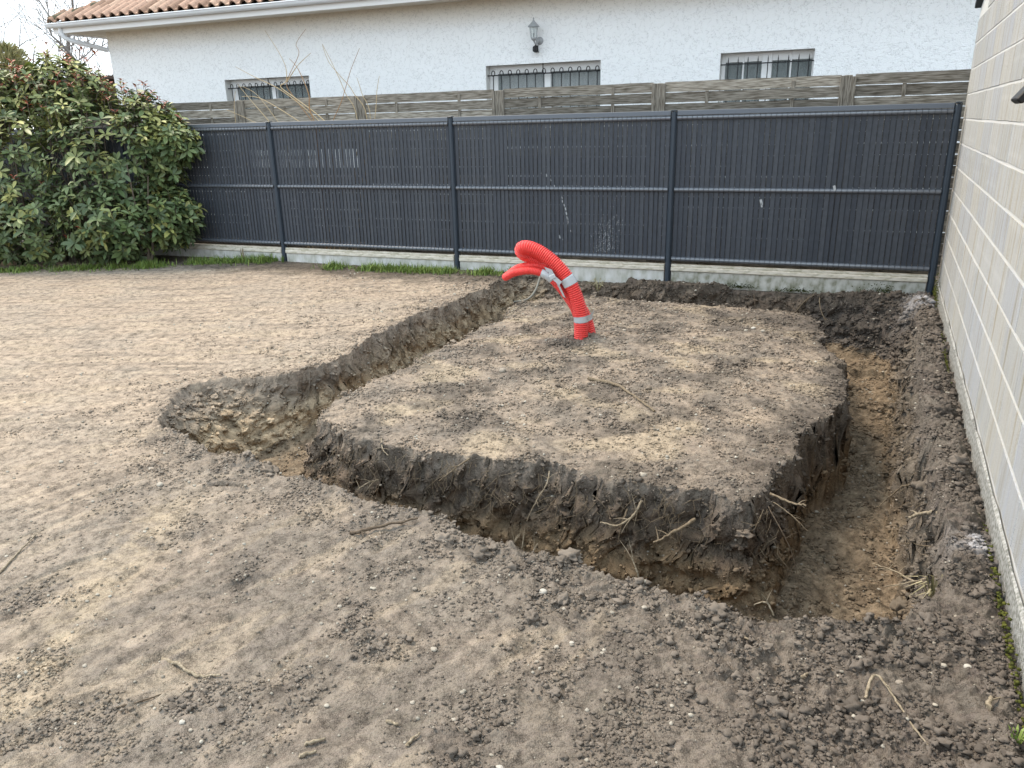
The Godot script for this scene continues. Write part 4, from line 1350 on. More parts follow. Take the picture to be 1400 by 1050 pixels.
func grow(b: MB, p: Vector3, d: Vector3, len_: float, r: float, depth: int, rg: RandomNumberGenerator, spread: float) -> void:
	var pts := [p]
	var rad := [r]
	var q := p
	var dd := d
	for k in 3:
		dd = (dd + Vector3(rg.randfn(), rg.randfn() * 0.6 + 0.15, rg.randfn()) * 0.13).normalized()
		q += dd * len_ / 3.0
		pts.append(q)
		rad.append(lerpf(r, r * 0.62, (k + 1) / 3.0))
	b.tube(pts, rad, 7 if depth > 3 else 4, false)
	if depth == 0: return
	var kids := 2 + (1 if rg.randf() < 0.55 else 0)
	for k in kids:
		var at: Vector3 = pts[3] if k < 2 else pts[1 + rg.randi() % 2]
		var side := Vector3(rg.randfn(), rg.randfn() * 0.5, rg.randfn()).normalized()
		grow(b, at, (dd + side * spread).normalized(), len_ * rg.randf_range(0.62, 0.86), r * (0.62 if k < 2 else 0.45), depth - 1, rg, spread)

func bare_tree(at: Vector3, height: float, seed_: int, label: String, lean: Vector3) -> void:
	var t := base("bare_tree", at)
	tag(t, label, "tree", "bare trees behind the house")
	var rg := RandomNumberGenerator.new()
	rg.seed = seed_
	var tr := MB.new()
	var top := lean * height * 0.5 + Vector3(0, height * 0.42, 0)
	tr.tube(smooth_path([Vector3(0, -0.2, 0), top * 0.5 + Vector3(0.1, 0, 0), top]), [0.085, 0.083, 0.08, 0.078, 0.075, 0.073, 0.07, 0.068, 0.065, 0.063, 0.06, 0.058, 0.055], 9, false)
	inst("trunk", tr.mesh(), M.tree_bark, t)
	var cr := MB.new()
	for k in 9:
		var d := Vector3(rg.randfn(), 0.7 + rg.randf(), rg.randfn()).normalized() if k < 8 else Vector3(0, 1, 0)
		grow(cr, top * (0.5 + 0.5 * k / 8.0), d, height * (0.15 if k < 8 else 0.2), 0.022 if k < 8 else 0.05, 6, rg, 0.62)
	inst("crown", cr.mesh(), M.tree_bark, t)

func build_far_plants() -> void:
	bare_tree(Vector3(-15.2, 0, -10.0), 9.0, 5, "bare winter tree rising above the left end of the tiled roof", Vector3(0.03, 0, 0))
	bare_tree(Vector3(-11.15, 0, -7.0), 5.4, 9, "slender bare tree right beside the white house corner", Vector3(0.02, 0, 0))
	bare_tree(Vector3(-20.2, 0, -12.0), 9.5, 13, "bare winter tree at the far left edge behind the shrub", Vector3(-0.05, 0, 0))
	# pale feathery shrub at the far left
	var g := base("pale_conifer", Vector3(-7.7, 0, -2.4))
	tag(g, "pale yellow green conifer behind the left end of the large shrub", "conifer")
	var tr := MB.new()
	tr.tube([Vector3(0, -0.1, 0), Vector3(0, 3.0, 0)], [0.07, 0.01], 8)
	inst("trunk", tr.mesh(), M.bark, g)
	var lm := leaf_mesh(0.16, 0.03, 0.2)
	var xf := []
	var cols := PackedColorArray()
	for k in 5200:
		var y := 3.15 * pow(rng.randf(), 0.8)
		var r := 1.25 * pow(1.0 - y / 3.3, 0.65) * (0.55 + 0.5 * rng.randf())
		var a := rng.randf() * TAU
		r *= 1.0 + 0.2 * sin(a * 5.0 + y * 4.0)
		var p := Vector3(cos(a) * r, y, sin(a) * r)
		var f := Vector3(cos(a), 1.2 + rng.randfn() * 0.4, sin(a)).normalized()
		var bx := f.cross(Vector3(rng.randfn(), rng.randfn(), rng.randfn())).normalized()
		xf.append(Transform3D(Basis(bx, (-f).cross(bx), -f), p))
		cols.append(Color(0.22, 0.22, 0.10).lerp(Color(0.42, 0.36, 0.19), rng.randf()))
	multi("foliage", lm, M.leaf_any, xf, cols, g).set_meta("kind", "stuff")
	# low brown outbuilding seen past the corner of the house
	var s := base("brown_shed", Vector3(-10.2, 0, -6.0))
	tag(s, "low brown wooden shed between the large shrub and the house corner", "shed")
	var boards := box_mesh(Vector3(0.19, 2.8, 0.025), 0.004)
	var bm := mat(lin(0.09, 0.06, 0.045), 0.9)
	for k in 12:
		inst("plank", boards, bm, s).position = Vector3(-1.1 + 0.2 * k, 1.4, 0.0)
	inst("back_wall", box_mesh(Vector3(2.4, 2.78, 1.8), 0.01), bm, s).position = Vector3(0, 1.39, -0.92)
	inst("roof", box_mesh(Vector3(2.7, 0.08, 2.2), 0.01), mat(lin(0.07, 0.05, 0.04), 0.9), s).position = Vector3(0, 2.86, -0.85)
	# dry stems between the two fences
	var stems := [
		[Vector3(0.80, 1.50, -0.15), Vector3(0.64, 1.730, -0.15), Vector3(0.13, 2.094, -0.17), Vector3(-0.29, 2.281, -0.18), Vector3(-0.58, 2.413, -0.2)],
		[Vector3(0.95, 1.45, -0.14), Vector3(0.70, 1.745, -0.15), Vector3(0.33, 2.002, -0.15), Vector3(0.12, 2.146, -0.15), Vector3(0.21, 2.210, -0.15), Vector3(0.22, 2.368, -0.16), Vector3(0.12, 2.556, -0.18), Vector3(-0.06, 2.804, -0.2)],
		[Vector3(0.70, 1.50, -0.16), Vector3(0.52, 1.741, -0.16), Vector3(0.26, 2.047, -0.18), Vector3(0.22, 2.201, -0.15), Vector3(0.46, 2.497, -0.12), Vector3(0.44, 2.620, -0.12), Vector3(0.60, 2.772, -0.12)],
		[Vector3(0.22, 2.201, -0.15), Vector3(0.42, 2.376, -0.13), Vector3(0.65, 2.504, -0.10)],
		[Vector3(0.60, 1.50, -0.13), Vector3(0.53, 1.869, -0.13), Vector3(0.54, 2.038, -0.13), Vector3(0.45, 2.250, -0.15), Vector3(0.38, 2.378, -0.15), Vector3(0.29, 2.465, -0.15)],
		[Vector3(-0.66, 1.50, -0.15), Vector3(-0.65, 1.758, -0.15), Vector3(-0.64, 1.945, -0.15), Vector3(-0.59, 2.119, -0.15)],
		[Vector3(0.72, 1.45, -0.15), Vector3(0.84, 1.725, -0.15), Vector3(0.98, 1.940, -0.15), Vector3(1.07, 2.119, -0.15), Vector3(1.16, 2.302, -0.15), Vector3(1.30, 2.526, -0.15)],
		[Vector3(1.3, 1.6, -0.18), Vector3(1.16, 2.042, -0.16), Vector3(1.01, 2.227, -0.15), Vector3(0.86, 2.396, -0.15), Vector3(0.79, 2.585, -0.15)],
		[Vector3(1.15, 1.6, -0.2), Vector3(1.03, 2.063, -0.17), Vector3(0.91, 2.354, -0.16), Vector3(0.79, 2.60, -0.15)],
		[Vector3(0.1, 1.5, -0.15), Vector3(-0.12, 1.747, -0.15), Vector3(-0.34, 1.980, -0.15), Vector3(-0.54, 2.205, -0.15)],
		[Vector3(1.36, 1.6, -0.15), Vector3(1.28, 2.038, -0.15), Vector3(1.23, 2.210, -0.15)],
		[Vector3(0.05, 1.5, -0.15), Vector3(-0.38, 1.752, -0.15), Vector3(-0.77, 1.904, -0.15)],
		[Vector3(1.40, 1.6, -0.15), Vector3(1.49, 2.039, -0.15), Vector3(1.54, 2.213, -0.15)],
		[Vector3(0.2, 1.5, -0.18), Vector3(0.0, 1.744, -0.17), Vector3(-0.27, 2.065, -0.17), Vector3(-0.48, 2.177, -0.15)],
		[Vector3(0.7, 1.5, -0.11), Vector3(0.35, 1.745, -0.11), Vector3(-0.17, 2.018, -0.11), Vector3(-0.47, 2.054, -0.11)]]
	var d := base("dry_shrub", Vector3(0.5, 0, -0.16))
	tag(d, "leafless dry stems sticking up between the grey and wooden fences", "dry shrub")
	var k2 := 0
	for t in stems:
		var root_at := Vector3(0.5 + 0.5 * (t[0].x - 0.5), -0.02, -0.16)
		var pts := []
		for p in ([root_at] + t if k2 != 3 else t): pts.append(p - Vector3(0.5, 0, -0.16))
		var path := smooth_path(pts, 6)
		var rad := []
		var r0: float = 0.009 if k2 in [0, 1, 4, 9, 14] else 0.006
		for q in path.size(): rad.append(lerpf(r0, 0.002, float(q) / path.size()))
		var b := MB.new()
		b.tube(path, rad, 6)
		inst("stem", b.mesh(), M.dry_stem_red if k2 in [4, 6, 2] else M.dry_stem, d)
		k2 += 1

func build_grass() -> void:
	# weeds and grass along the foot of the boards, too many blades to count
	var blade := MB.new()
	for s in 2:
		var pts := [Vector3(-0.5, 0, 0), Vector3(0.5, 0, 0), Vector3(0.42, 0.5, 0.12), Vector3(-0.42, 0.5, 0.12), Vector3(0, 1.0, 0.42)]
		if s == 0:
			blade.flat([pts[0], pts[1], pts[2], pts[3]], Vector3(0, 0.3, -1))
			blade.flat([pts[3], pts[2], pts[4]], Vector3(0, 0.5, -1))
	var bm := blade.mesh()
	var areas := [
		[Vector2(-3.5, 1.75), Vector2(-1.2, 0.75), 0.16, 4200, "strip of short green grass along the foot of the large shrub"],
		[Vector2(-1.15, 0.42), Vector2(-0.1, 0.10), 0.16, 3600, "clump of green weeds at the fence board beside the large shrub"],
		[Vector2(0.85, 0.26), Vector2(3.15, 0.20), 0.12, 6500, "strip of green weeds under the second fence post left of the trench"]]
	for a in areas:
		var xf := []
		var cols := PackedColorArray()
		for k in a[3]:
			var t := rng.randf()
			var m := n_mask.get_noise_1d(t * 9.0 + a[2] * 100.0)
			if m < 0.02 and rng.randf() < 0.9: continue
			var p2: Vector2 = (a[0] as Vector2).lerp(a[1], t) + Vector2(rng.randfn() * 0.05, rng.randfn() * a[2] * 0.6)
			if p2.y < 0.045: p2.y = 0.045 + rng.randf() * 0.03
			var h := ground_h(p2.x, p2.y)
			var hh := rng.randf_range(0.025, 0.07) * (1.0 + maxf(m, 0.0) * 1.8)
			var w := rng.randf_range(0.004, 0.013)
			xf.append(Transform3D(Basis(Vector3.UP, rng.randf() * TAU) * Basis(Vector3.RIGHT, rng.randf_range(-0.2, 0.7)) * Basis().scaled(Vector3(w, hh, hh)), Vector3(p2.x, h - 0.004, p2.y)))
			cols.append(Color(0.07, 0.13, 0.025).lerp(Color(0.21, 0.26, 0.06), rng.randf()))
		tag(multi("grass", bm, M.grass, xf, cols), a[4], "grass", "", "stuff")
	# single tufts
	var tufts := [
		[Vector3(4.30, -0.10, 0.13), 26, 0.17, Color(0.22, 0.20, 0.10), Color(0.42, 0.38, 0.26), "weed_tuft", "drooping half dry weed on the bank behind the red conduits", "weed", 1.3],
		[Vector3(0.02, 0.0, 0.085), 30, 0.10, Color(0.05, 0.09, 0.02), Color(0.14, 0.19, 0.05), "weed_tuft", "small green weed growing up the foot of the leftmost visible post", "weed", 0.5],
		[Vector3(7.10, 0.0, 5.30), 26, 0.16, Color(0.12, 0.11, 0.05), Color(0.34, 0.29, 0.18), "weed_tuft", "torn dry grass tuft at the wall foot near the viewer", "weed", 1.1],
		[Vector3(7.17, 0.0, 6.22), 18, 0.05, Color(0.12, 0.18, 0.04), Color(0.25, 0.32, 0.09), "weed_tuft", "tiny green weed in the bottom right corner", "weed", 0.8],
		[Vector3(-0.62, 0.0, 0.10), 12, 0.20, Color(0.16, 0.11, 0.06), Color(0.28, 0.19, 0.10), "weed_tuft", "thin brown weed stalk before the fence board near the shrub", "weed", 0.25],
		[Vector3(3.25, 0.0, 0.12), 24, 0.09, Color(0.07, 0.12, 0.03), Color(0.2, 0.25, 0.07), "weed_tuft", "sparse green weed at the back corner of the left trench", "weed", 0.9]]
	for t in tufts:
		var b := MB.new()
		for k in t[1]:
			var a := rng.randf() * TAU
			var l: float = t[2] * rng.randf_range(0.5, 1.1)
			var out: Vector3 = Vector3(cos(a), 0, sin(a)) * l * t[8] * rng.randf_range(0.3, 1.0)
			b.color = (t[3] as Color).lerp(t[4], rng.randf())
			var p0 := Vector3(cos(a), 0, sin(a)) * 0.012
			var w := 0.0035
			var s := Vector3(-sin(a), 0, cos(a)) * w
			var p1: Vector3 = p0 + out * 0.45 + Vector3(0, l * 0.75, 0)
			var p2: Vector3 = p0 + out + Vector3(0, l * (0.55 if t[8] > 1.0 else 0.95), 0)
			b.flat([p0 - s, p0 + s, p1 + s, p1 - s], Vector3(0, 1, 0) - out)
			b.flat([p1 - s, p1 + s, p2], Vector3(0, 1, 0))
		var at: Vector3 = t[0]
		at.y = ground_h(at.x, at.z) - 0.005
		var o := inst(t[5], b.mesh(), M.grass)
		o.position = at
		tag(o, t[6], t[7])

# ------------------------------------------------------------------ conduits, roots, stones
func ribbed(path: Array, r: float, pitch: float, deep: float, sides: int) -> ArrayMesh:
	# a corrugated pipe: four rings to each rib
	var len_ := 0.0
	var at := [0.0]
	for k in range(1, path.size()):
		len_ += (path[k] - path[k - 1]).length()
		at.append(len_)
	var pts := []
	var rad := []
	var s := 0.0
	var k := 0
	var j := 0
	while s < len_:
		while k < path.size() - 2 and at[k + 1] < s: k += 1
		pts.append((path[k] as Vector3).lerp(path[k + 1], (s - at[k]) / maxf(at[k + 1] - at[k], 1e-6)))
		rad.append(r if j % 4 in [1, 2] else r - deep)
		s += pitch * [0.17, 0.40, 0.17, 0.26][j % 4]
		j += 1
	var b := MB.new()
	b.tube(pts, rad, sides)
	return b.mesh()

func band(b: MB, path: Array, at0: float, at1: float, r: float, squash := 1.0) -> void:
	var pts := []
	var rad := []
	for k in 9:
		var t := lerpf(at0, at1, k / 8.0) * (path.size() - 1)
		var i := mini(int(t), path.size() - 2)
		pts.append((path[i] as Vector3).lerp(path[i + 1], t - i))
		rad.append(r + 0.0018 * sin(k * 2.6 + at0 * 40.0))
	b.tube(pts, rad, 22, false)

func build_conduits() -> void:
	var base_y := ground_h(4.84, 2.58)
	var o := base("large_conduit", Vector3(4.84, base_y, 2.58))
	tag(o, "thick red corrugated conduit bent over and taped, standing in the earth block", "conduit")
	var big := smooth_path([Vector3(4.84, -0.25, 2.58), Vector3(4.84, -0.002, 2.58), Vector3(4.84, 0.167, 2.58), Vector3(4.81, 0.319, 2.585), Vector3(4.74, 0.475, 2.59), Vector3(4.64, 0.595, 2.595), Vector3(4.52, 0.683, 2.60), Vector3(4.42, 0.722, 2.60), Vector3(4.355, 0.715, 2.59), Vector3(4.35, 0.672, 2.56), Vector3(4.41, 0.63, 2.53), Vector3(4.53, 0.555, 2.51), Vector3(4.65, 0.455, 2.49), Vector3(4.76, 0.30, 2.48), Vector3(4.835, 0.16, 2.47), Vector3(4.872, 0.0, 2.46), Vector3(4.875, -0.25, 2.46)], 14)
	var lp := []
	for p in big: lp.append(p - o.position)
	var r := 0.0545
	# the returning half is squeezed a little where it is bent
	inst("ribbed_pipe", ribbed(lp, r + 0.002, 0.0165, 0.0085, 24), M.red, o)
	var tb := MB.new()
	band(tb, lp, 0.236, 0.262, r + 0.004)
	inst("tape", tb.mesh(), M.tape, o)
	var t2 := MB.new()
	band(t2, lp, 0.118, 0.138, r + 0.004)
	band(t2, lp, 0.872, 0.888, r + 0.004)
	t2.flat([Vector3(0.02, 0.155, 0.05) , Vector3(0.085, 0.19, 0.0), Vector3(0.08, 0.155, -0.01), Vector3(0.03, 0.13, 0.05)], Vector3(0.3, 0, 1))
	t2.flat([Vector3(0.055, 0.15, 0.02), Vector3(0.10, 0.215, -0.02), Vector3(0.085, 0.15, -0.02)], Vector3(0.5, 0, 1))
	inst("tape", t2.mesh(), M.tape, o)
	var q := base("small_conduit", Vector3(4.80, base_y, 2.62))
	tag(q, "thinner red corrugated conduit folded to the left beside the thick one", "conduit")
	var small := smooth_path([Vector3(4.80, -0.2, 2.535), Vector3(4.80, 0.094, 2.535), Vector3(4.785, 0.202, 2.54), Vector3(4.735, 0.305, 2.555), Vector3(4.655, 0.425, 2.59), Vector3(4.57, 0.515, 2.62), Vector3(4.44, 0.550, 2.64), Vector3(4.31, 0.528, 2.64), Vector3(4.235, 0.492, 2.635), Vector3(4.22, 0.486, 2.61), Vector3(4.24, 0.505, 2.585), Vector3(4.32, 0.556, 2.575), Vector3(4.45, 0.578, 2.565), Vector3(4.57, 0.548, 2.55), Vector3(4.65, 0.455, 2.53), Vector3(4.72, 0.33, 2.50), Vector3(4.79, 0.15, 2.49), Vector3(4.80, -0.2, 2.49)], 12)
	var sp := []
	for p in small: sp.append(p - q.position)
	inst("ribbed_pipe", ribbed(sp, 0.031, 0.012, 0.005, 18), M.red, q)
	var t3 := MB.new()
	band(t3, sp, 0.268, 0.315, 0.0335)
	# loose ends of the tape
	t3.flat([Vector3(-0.24, 0.555, 0.03), Vector3(-0.17, 0.54, 0.05), Vector3(-0.15, 0.50, 0.05), Vector3(-0.22, 0.52, 0.03)], Vector3(0, 0.3, 1))
	t3.flat([Vector3(-0.19, 0.53, 0.055), Vector3(-0.09, 0.45, 0.05), Vector3(-0.11, 0.42, 0.05), Vector3(-0.20, 0.49, 0.055)], Vector3(0, 0.3, 1))
	t3.flat([Vector3(-0.15, 0.43, 0.01), Vector3(-0.125, 0.43, 0.02), Vector3(-0.075, 0.31, 0.0), Vector3(-0.10, 0.32, -0.01)], Vector3(-0.3, 0, 1))
	t3.box(Vector3(-0.165, 0.485, 0.055), Vector3(0.05, 0.035, 0.012), 0.004, Basis(Vector3(0, 0, 1), 0.5))
	inst("tape", t3.mesh(), M.tape, q)
	var g := MB.new()
	var gp := smooth_path([Vector3(3.62, 0.08, 0.03), Vector3(3.64, 0.02, 0.18), Vector3(3.66, -0.10, 0.40), Vector3(3.60, -0.19, 0.50), Vector3(3.42, -0.235, 0.50), Vector3(3.26, -0.27, 0.47), Vector3(3.1, -0.28, 0.45)], 8)
	g.tube(gp, [0.012], 10)
	var gi := inst("cable_sheath", g.mesh(), M.grey_pipe)
	tag(gi, "thin grey pipe curving out of the bank behind the red conduits", "pipe")

func stick(called: String, pts: Array, r_given: float, tone: int, label: String, category := "root", group := "", forks := 0, on_ground := false) -> void:
	var q := []
	var r := r_given * (1.0 if on_ground else 0.72)
	for p in pts:
		var v: Vector3 = p
		if on_ground: v.y = ground_h(v.x, v.z) + r * 0.8 + v.y
		q.append(v)
	var path := smooth_path(q, 7)
	var o := q[0] as Vector3
	var rad := []
	for k in path.size():
		path[k] += Vector3(rng.randfn(), rng.randfn(), rng.randfn()) * r * 0.22
		rad.append(r * (1.0 - 0.55 * float(k) / path.size()) * (1.0 + 0.14 * rng.randfn()))
		path[k] -= o
	var b := MB.new()
	b.tube(path, rad, 7)
	for f in forks + (0 if on_ground else 2):
		var k := 3 + rng.randi() % maxi(path.size() - 5, 1)
		var d: Vector3 = (path[mini(k + 1, path.size() - 1)] - path[k - 1]).normalized()
		var e := (d + Vector3(rng.randfn(), rng.randfn(), rng.randfn()) * 0.7).normalized()
		var l := rng.randf_range(0.04, 0.10)
		b.tube([path[k], path[k] + e * l * 0.5 + Vector3(0, 0.006, 0), path[k] + e * l], [r * 0.45, r * 0.3, r * 0.12], 5)
	var m := inst(called, b.mesh(), M.root[tone])
	m.position = o
	tag(m, label, category, group)

func V(x: float, y: float, z: float) -> Vector3:
	return Vector3(x, y, z)

func build_roots() -> void:
	# on the surface
	stick("stick", [V(4.65, 0, 6.74), V(4.73, 0.004, 6.75), V(4.82, 0, 6.765), V(4.91, 0, 6.755)], 0.0075, 0, "pale crooked stick lying alone in the left foreground", "stick", "", 0, true)
	stick("root", [V(5.18, 0, 3.53), V(5.38, 0.01, 3.60), V(5.54, 0.008, 3.79), V(5.72, 0.0, 3.99)], 0.012, 1, "long brown root lying across the top of the earth block", "root", "", 1, true)
	stick("twig", [V(3.63, 0, 6.57), V(3.56, 0.004, 6.43), V(3.51, 0.01, 6.31)], 0.005, 0, "straight pale twig at the left edge of the picture", "twig", "", 0, true)
	stick("root", [V(4.80, 0, 5.85), V(4.92, 0.01, 5.76), V(5.03, 0.012, 5.66)], 0.008, 2, "grey root half buried in clods on the front lip of the trench", "root", "", 1, true)
	stick("straw_stalk", [V(6.80, 0.0, 6.15), V(6.83, 0.02, 6.05), V(6.87, 0.012, 6.10), V(6.91, 0.004, 6.20), V(6.96, 0, 6.31)], 0.005, 0, "long bent straw coloured stem in the right foreground", "stem", "", 3, true)
	stick("wood_chip", [V(7.12, 0, 6.12), V(7.135, 0.012, 6.06)], 0.009, 0, "pale forked wood splinter near the bottom right corner", "splinter", "", 1, true)
	for p in [[V(5.50, 0, 6.73), V(5.54, 0.003, 6.73)], [V(5.60, 0, 6.79), V(5.615, 0.003, 6.74)], [V(5.33, 0, 6.89), V(5.37, 0.002, 6.85)], [V(5.34, 0, 6.93), V(5.375, 0.002, 6.90)], [V(6.62, 0, 6.12), V(6.64, 0.002, 6.09)], [V(6.42, 0, 5.98), V(6.45, 0.002, 6.0)]]:
		stick("wood_chip", p, 0.006, 0, "short pale wood splinter lying on the foreground soil", "splinter", "short pale splinters in the foreground", 0, true)
	stick("twig", [V(4.70, 0, 6.97), V(4.76, 0.004, 6.90), V(4.80, 0.0, 6.84)], 0.004, 2, "dark thin twig on the soil just below the pale stick", "twig", "", 1, true)
	stick("twig", [V(3.99, 0, 5.66), V(4.04, 0.004, 5.62), V(4.1, 0.002, 5.60)], 0.006, 2, "dark twig in the dent by the left trench corner", "twig", "", 0, true)
	# in the right bank
	stick("root", [V(7.22, -0.02, 4.42), V(7.15, -0.10, 4.35), V(7.09, -0.2, 4.12), V(7.05, -0.30, 4.02), V(6.98, -0.40, 4.02)], 0.010, 1, "curved bare root hanging out of the right bank", "root")
	stick("root", [V(7.24, 0.02, 4.95), V(7.16, 0.0, 4.82), V(7.11, -0.05, 4.72), V(7.05, -0.12, 4.66)], 0.017, 0, "thick pale cut root end sticking out of the right bank", "root", "", 1)
	stick("root", [V(7.15, -0.08, 5.28), V(7.07, -0.24, 5.02), V(7.02, -0.36, 4.75), V(6.94, -0.45, 4.55)], 0.008, 0, "thin branching root at the near end of the right bank", "root", "", 3)
	stick("root", [V(7.10, -0.16, 5.10), V(7.03, -0.25, 5.02), V(6.96, -0.36, 4.90)], 0.006, 0, "pale straight root crossing below the thick cut one", "root", "", 1)
	stick("root", [V(7.17, -0.04, 5.06), V(7.11, -0.18, 4.79), V(7.05, -0.33, 4.52)], 0.005, 1, "wiry brown root in front of the right bank", "root", "", 2)
	stick("root", [V(7.28, -0.08, 2.93), V(7.2, -0.12, 3.61), V(7.13, -0.24, 3.97)], 0.006, 2, "long thin dark root running down the middle of the right bank", "root", "", 1)
	# in the front face of the block
	stick("root", [V(4.94, -0.01, 4.93), V(4.88, -0.05, 5.0), V(4.80, -0.12, 5.02)], 0.007, 1, "forked root in the block face left of its middle", "root", "", 3)
	stick("root", [V(5.38, -0.02, 4.92), V(5.385, -0.07, 4.99), V(5.34, -0.15, 5.01), V(5.29, -0.27, 5.02)], 0.006, 0, "long thin pale root dangling down the middle of the block face", "root", "", 1)
	stick("root", [V(5.86, -0.09, 4.95), V(5.84, -0.14, 5.0), V(5.77, -0.2, 5.03), V(5.68, -0.20, 5.03)], 0.010, 0, "stout pale forked root right of the middle of the block face", "root", "", 3)
	stick("root", [V(6.12, -0.14, 4.96), V(6.04, -0.19, 5.02), V(5.95, -0.25, 5.05)], 0.013, 1, "thick blunt root in the block face near its right end", "root")
	stick("root", [V(4.37, 0.0, 4.87), V(4.41, -0.03, 4.93), V(4.46, -0.05, 4.96)], 0.006, 0, "short pale root under the top edge at the block's left end", "root", "", 1)
	stick("root", [V(4.38, -0.22, 4.92), V(4.34, -0.22, 4.99), V(4.28, -0.26, 5.02)], 0.007, 0, "small pale root low in the block face at its left end", "root", "", 2)
	stick("root", [V(6.44, -0.03, 4.80), V(6.54, -0.02, 4.88), V(6.60, 0.0, 4.92)], 0.010, 1, "pale root stub jutting from the block's front right corner", "root")
	stick("root", [V(6.46, -0.04, 4.86), V(6.54, -0.05, 4.94), V(6.62, -0.10, 4.98)], 0.004, 1, "thin forked root hanging at the block's front right corner", "root", "", 3)
	stick("root", [V(6.44, -0.02, 4.95), V(6.52, -0.12, 5.01), V(6.57, -0.22, 5.02), V(6.6, -0.33, 5.03)], 0.004, 2, "root bundle trailing down the block's front right corner", "root", "", 3)
	stick("root", [V(5.80, -0.13, 4.98), V(5.78, -0.21, 5.02), V(5.77, -0.29, 5.03)], 0.005, 1, "fine root hanging straight below the stout forked one", "root")
	# standing up from the front lip
	stick("twig", [V(6.03, -0.02, 5.75), V(6.02, 0.03, 5.75), V(5.99, 0.085, 5.74)], 0.006, 0, "upright twig on the front lip before the stout forked root", "twig", "", 0)
	for p in [[V(5.49, 0.0, 5.70), V(5.51, 0.06, 5.71)], [V(5.53, 0.0, 5.70), V(5.54, 0.07, 5.70)], [V(5.58, 0.0, 5.72), V(5.605, 0.055, 5.72)]]:
		stick("shoot", p, 0.005, 0, "short dry shoot standing on the front lip of the trench", "shoot", "three dry shoots on the front lip", 1)
	stick("twig", [V(6.52, -0.01, 5.80), V(6.49, 0.03, 5.79), V(6.45, 0.01, 5.79)], 0.005, 0, "small hooked twig on the lip below the block's right corner", "twig")
	# back bank
	stick("root", [V(6.54, -0.05, 0.10), V(6.46, -0.10, 0.2), V(6.38, -0.20, 0.30)], 0.008, 1, "slanting root under the right fence board behind the block", "root")
	stick("root", [V(6.59, -0.06, 0.10), V(6.61, -0.16, 0.24), V(6.67, -0.26, 0.32)], 0.008, 1, "bent root hanging right of the slanting one under the fence", "root")
	stick("root", [V(5.96, -0.08, 0.12), V(5.99, -0.18, 0.24)], 0.007, 2, "short dark root under the fence board near the third post", "root")
	# hair roots in the cut faces, too fine to count
	var b := MB.new()
	for k in 520:
		var t := rng.randf()
		var p: Vector3
		var d: Vector3
		if k < 300:
			p = V(lerpf(3.95, 6.5, t), -0.02 - 0.22 * rng.randf(), 4.95 + 0.02 * rng.randfn())
			d = V(rng.randfn() * 0.5, -1.0 + 0.4 * rng.randfn(), 0.35)
		elif k < 400:
			p = V(3.24, -0.03 - 0.15 * rng.randf(), lerpf(1.6, 4.0, t)); d = V(0.4, -1, rng.randfn() * 0.5)
		else:
			p = V(7.12 + 0.03 * rng.randfn(), -0.06 - 0.25 * rng.randf(), lerpf(2.5, 5.3, t)); d = V(-0.5, -1, rng.randfn() * 0.6)
		var l := rng.randf_range(0.03, 0.12)
		d = d.normalized()
		b.tube([p, p + d * l * 0.5 + V(rng.randfn(), rng.randfn(), 0) * 0.012, p + d * l + V(rng.randfn(), rng.randfn(), 0) * 0.02], [0.0018, 0.0013, 0.0007], 4)
	tag(inst("hair_roots", b.mesh(), M.root[1]), "fine hair roots hanging from the cut faces of the trench", "roots", "", "stuff")

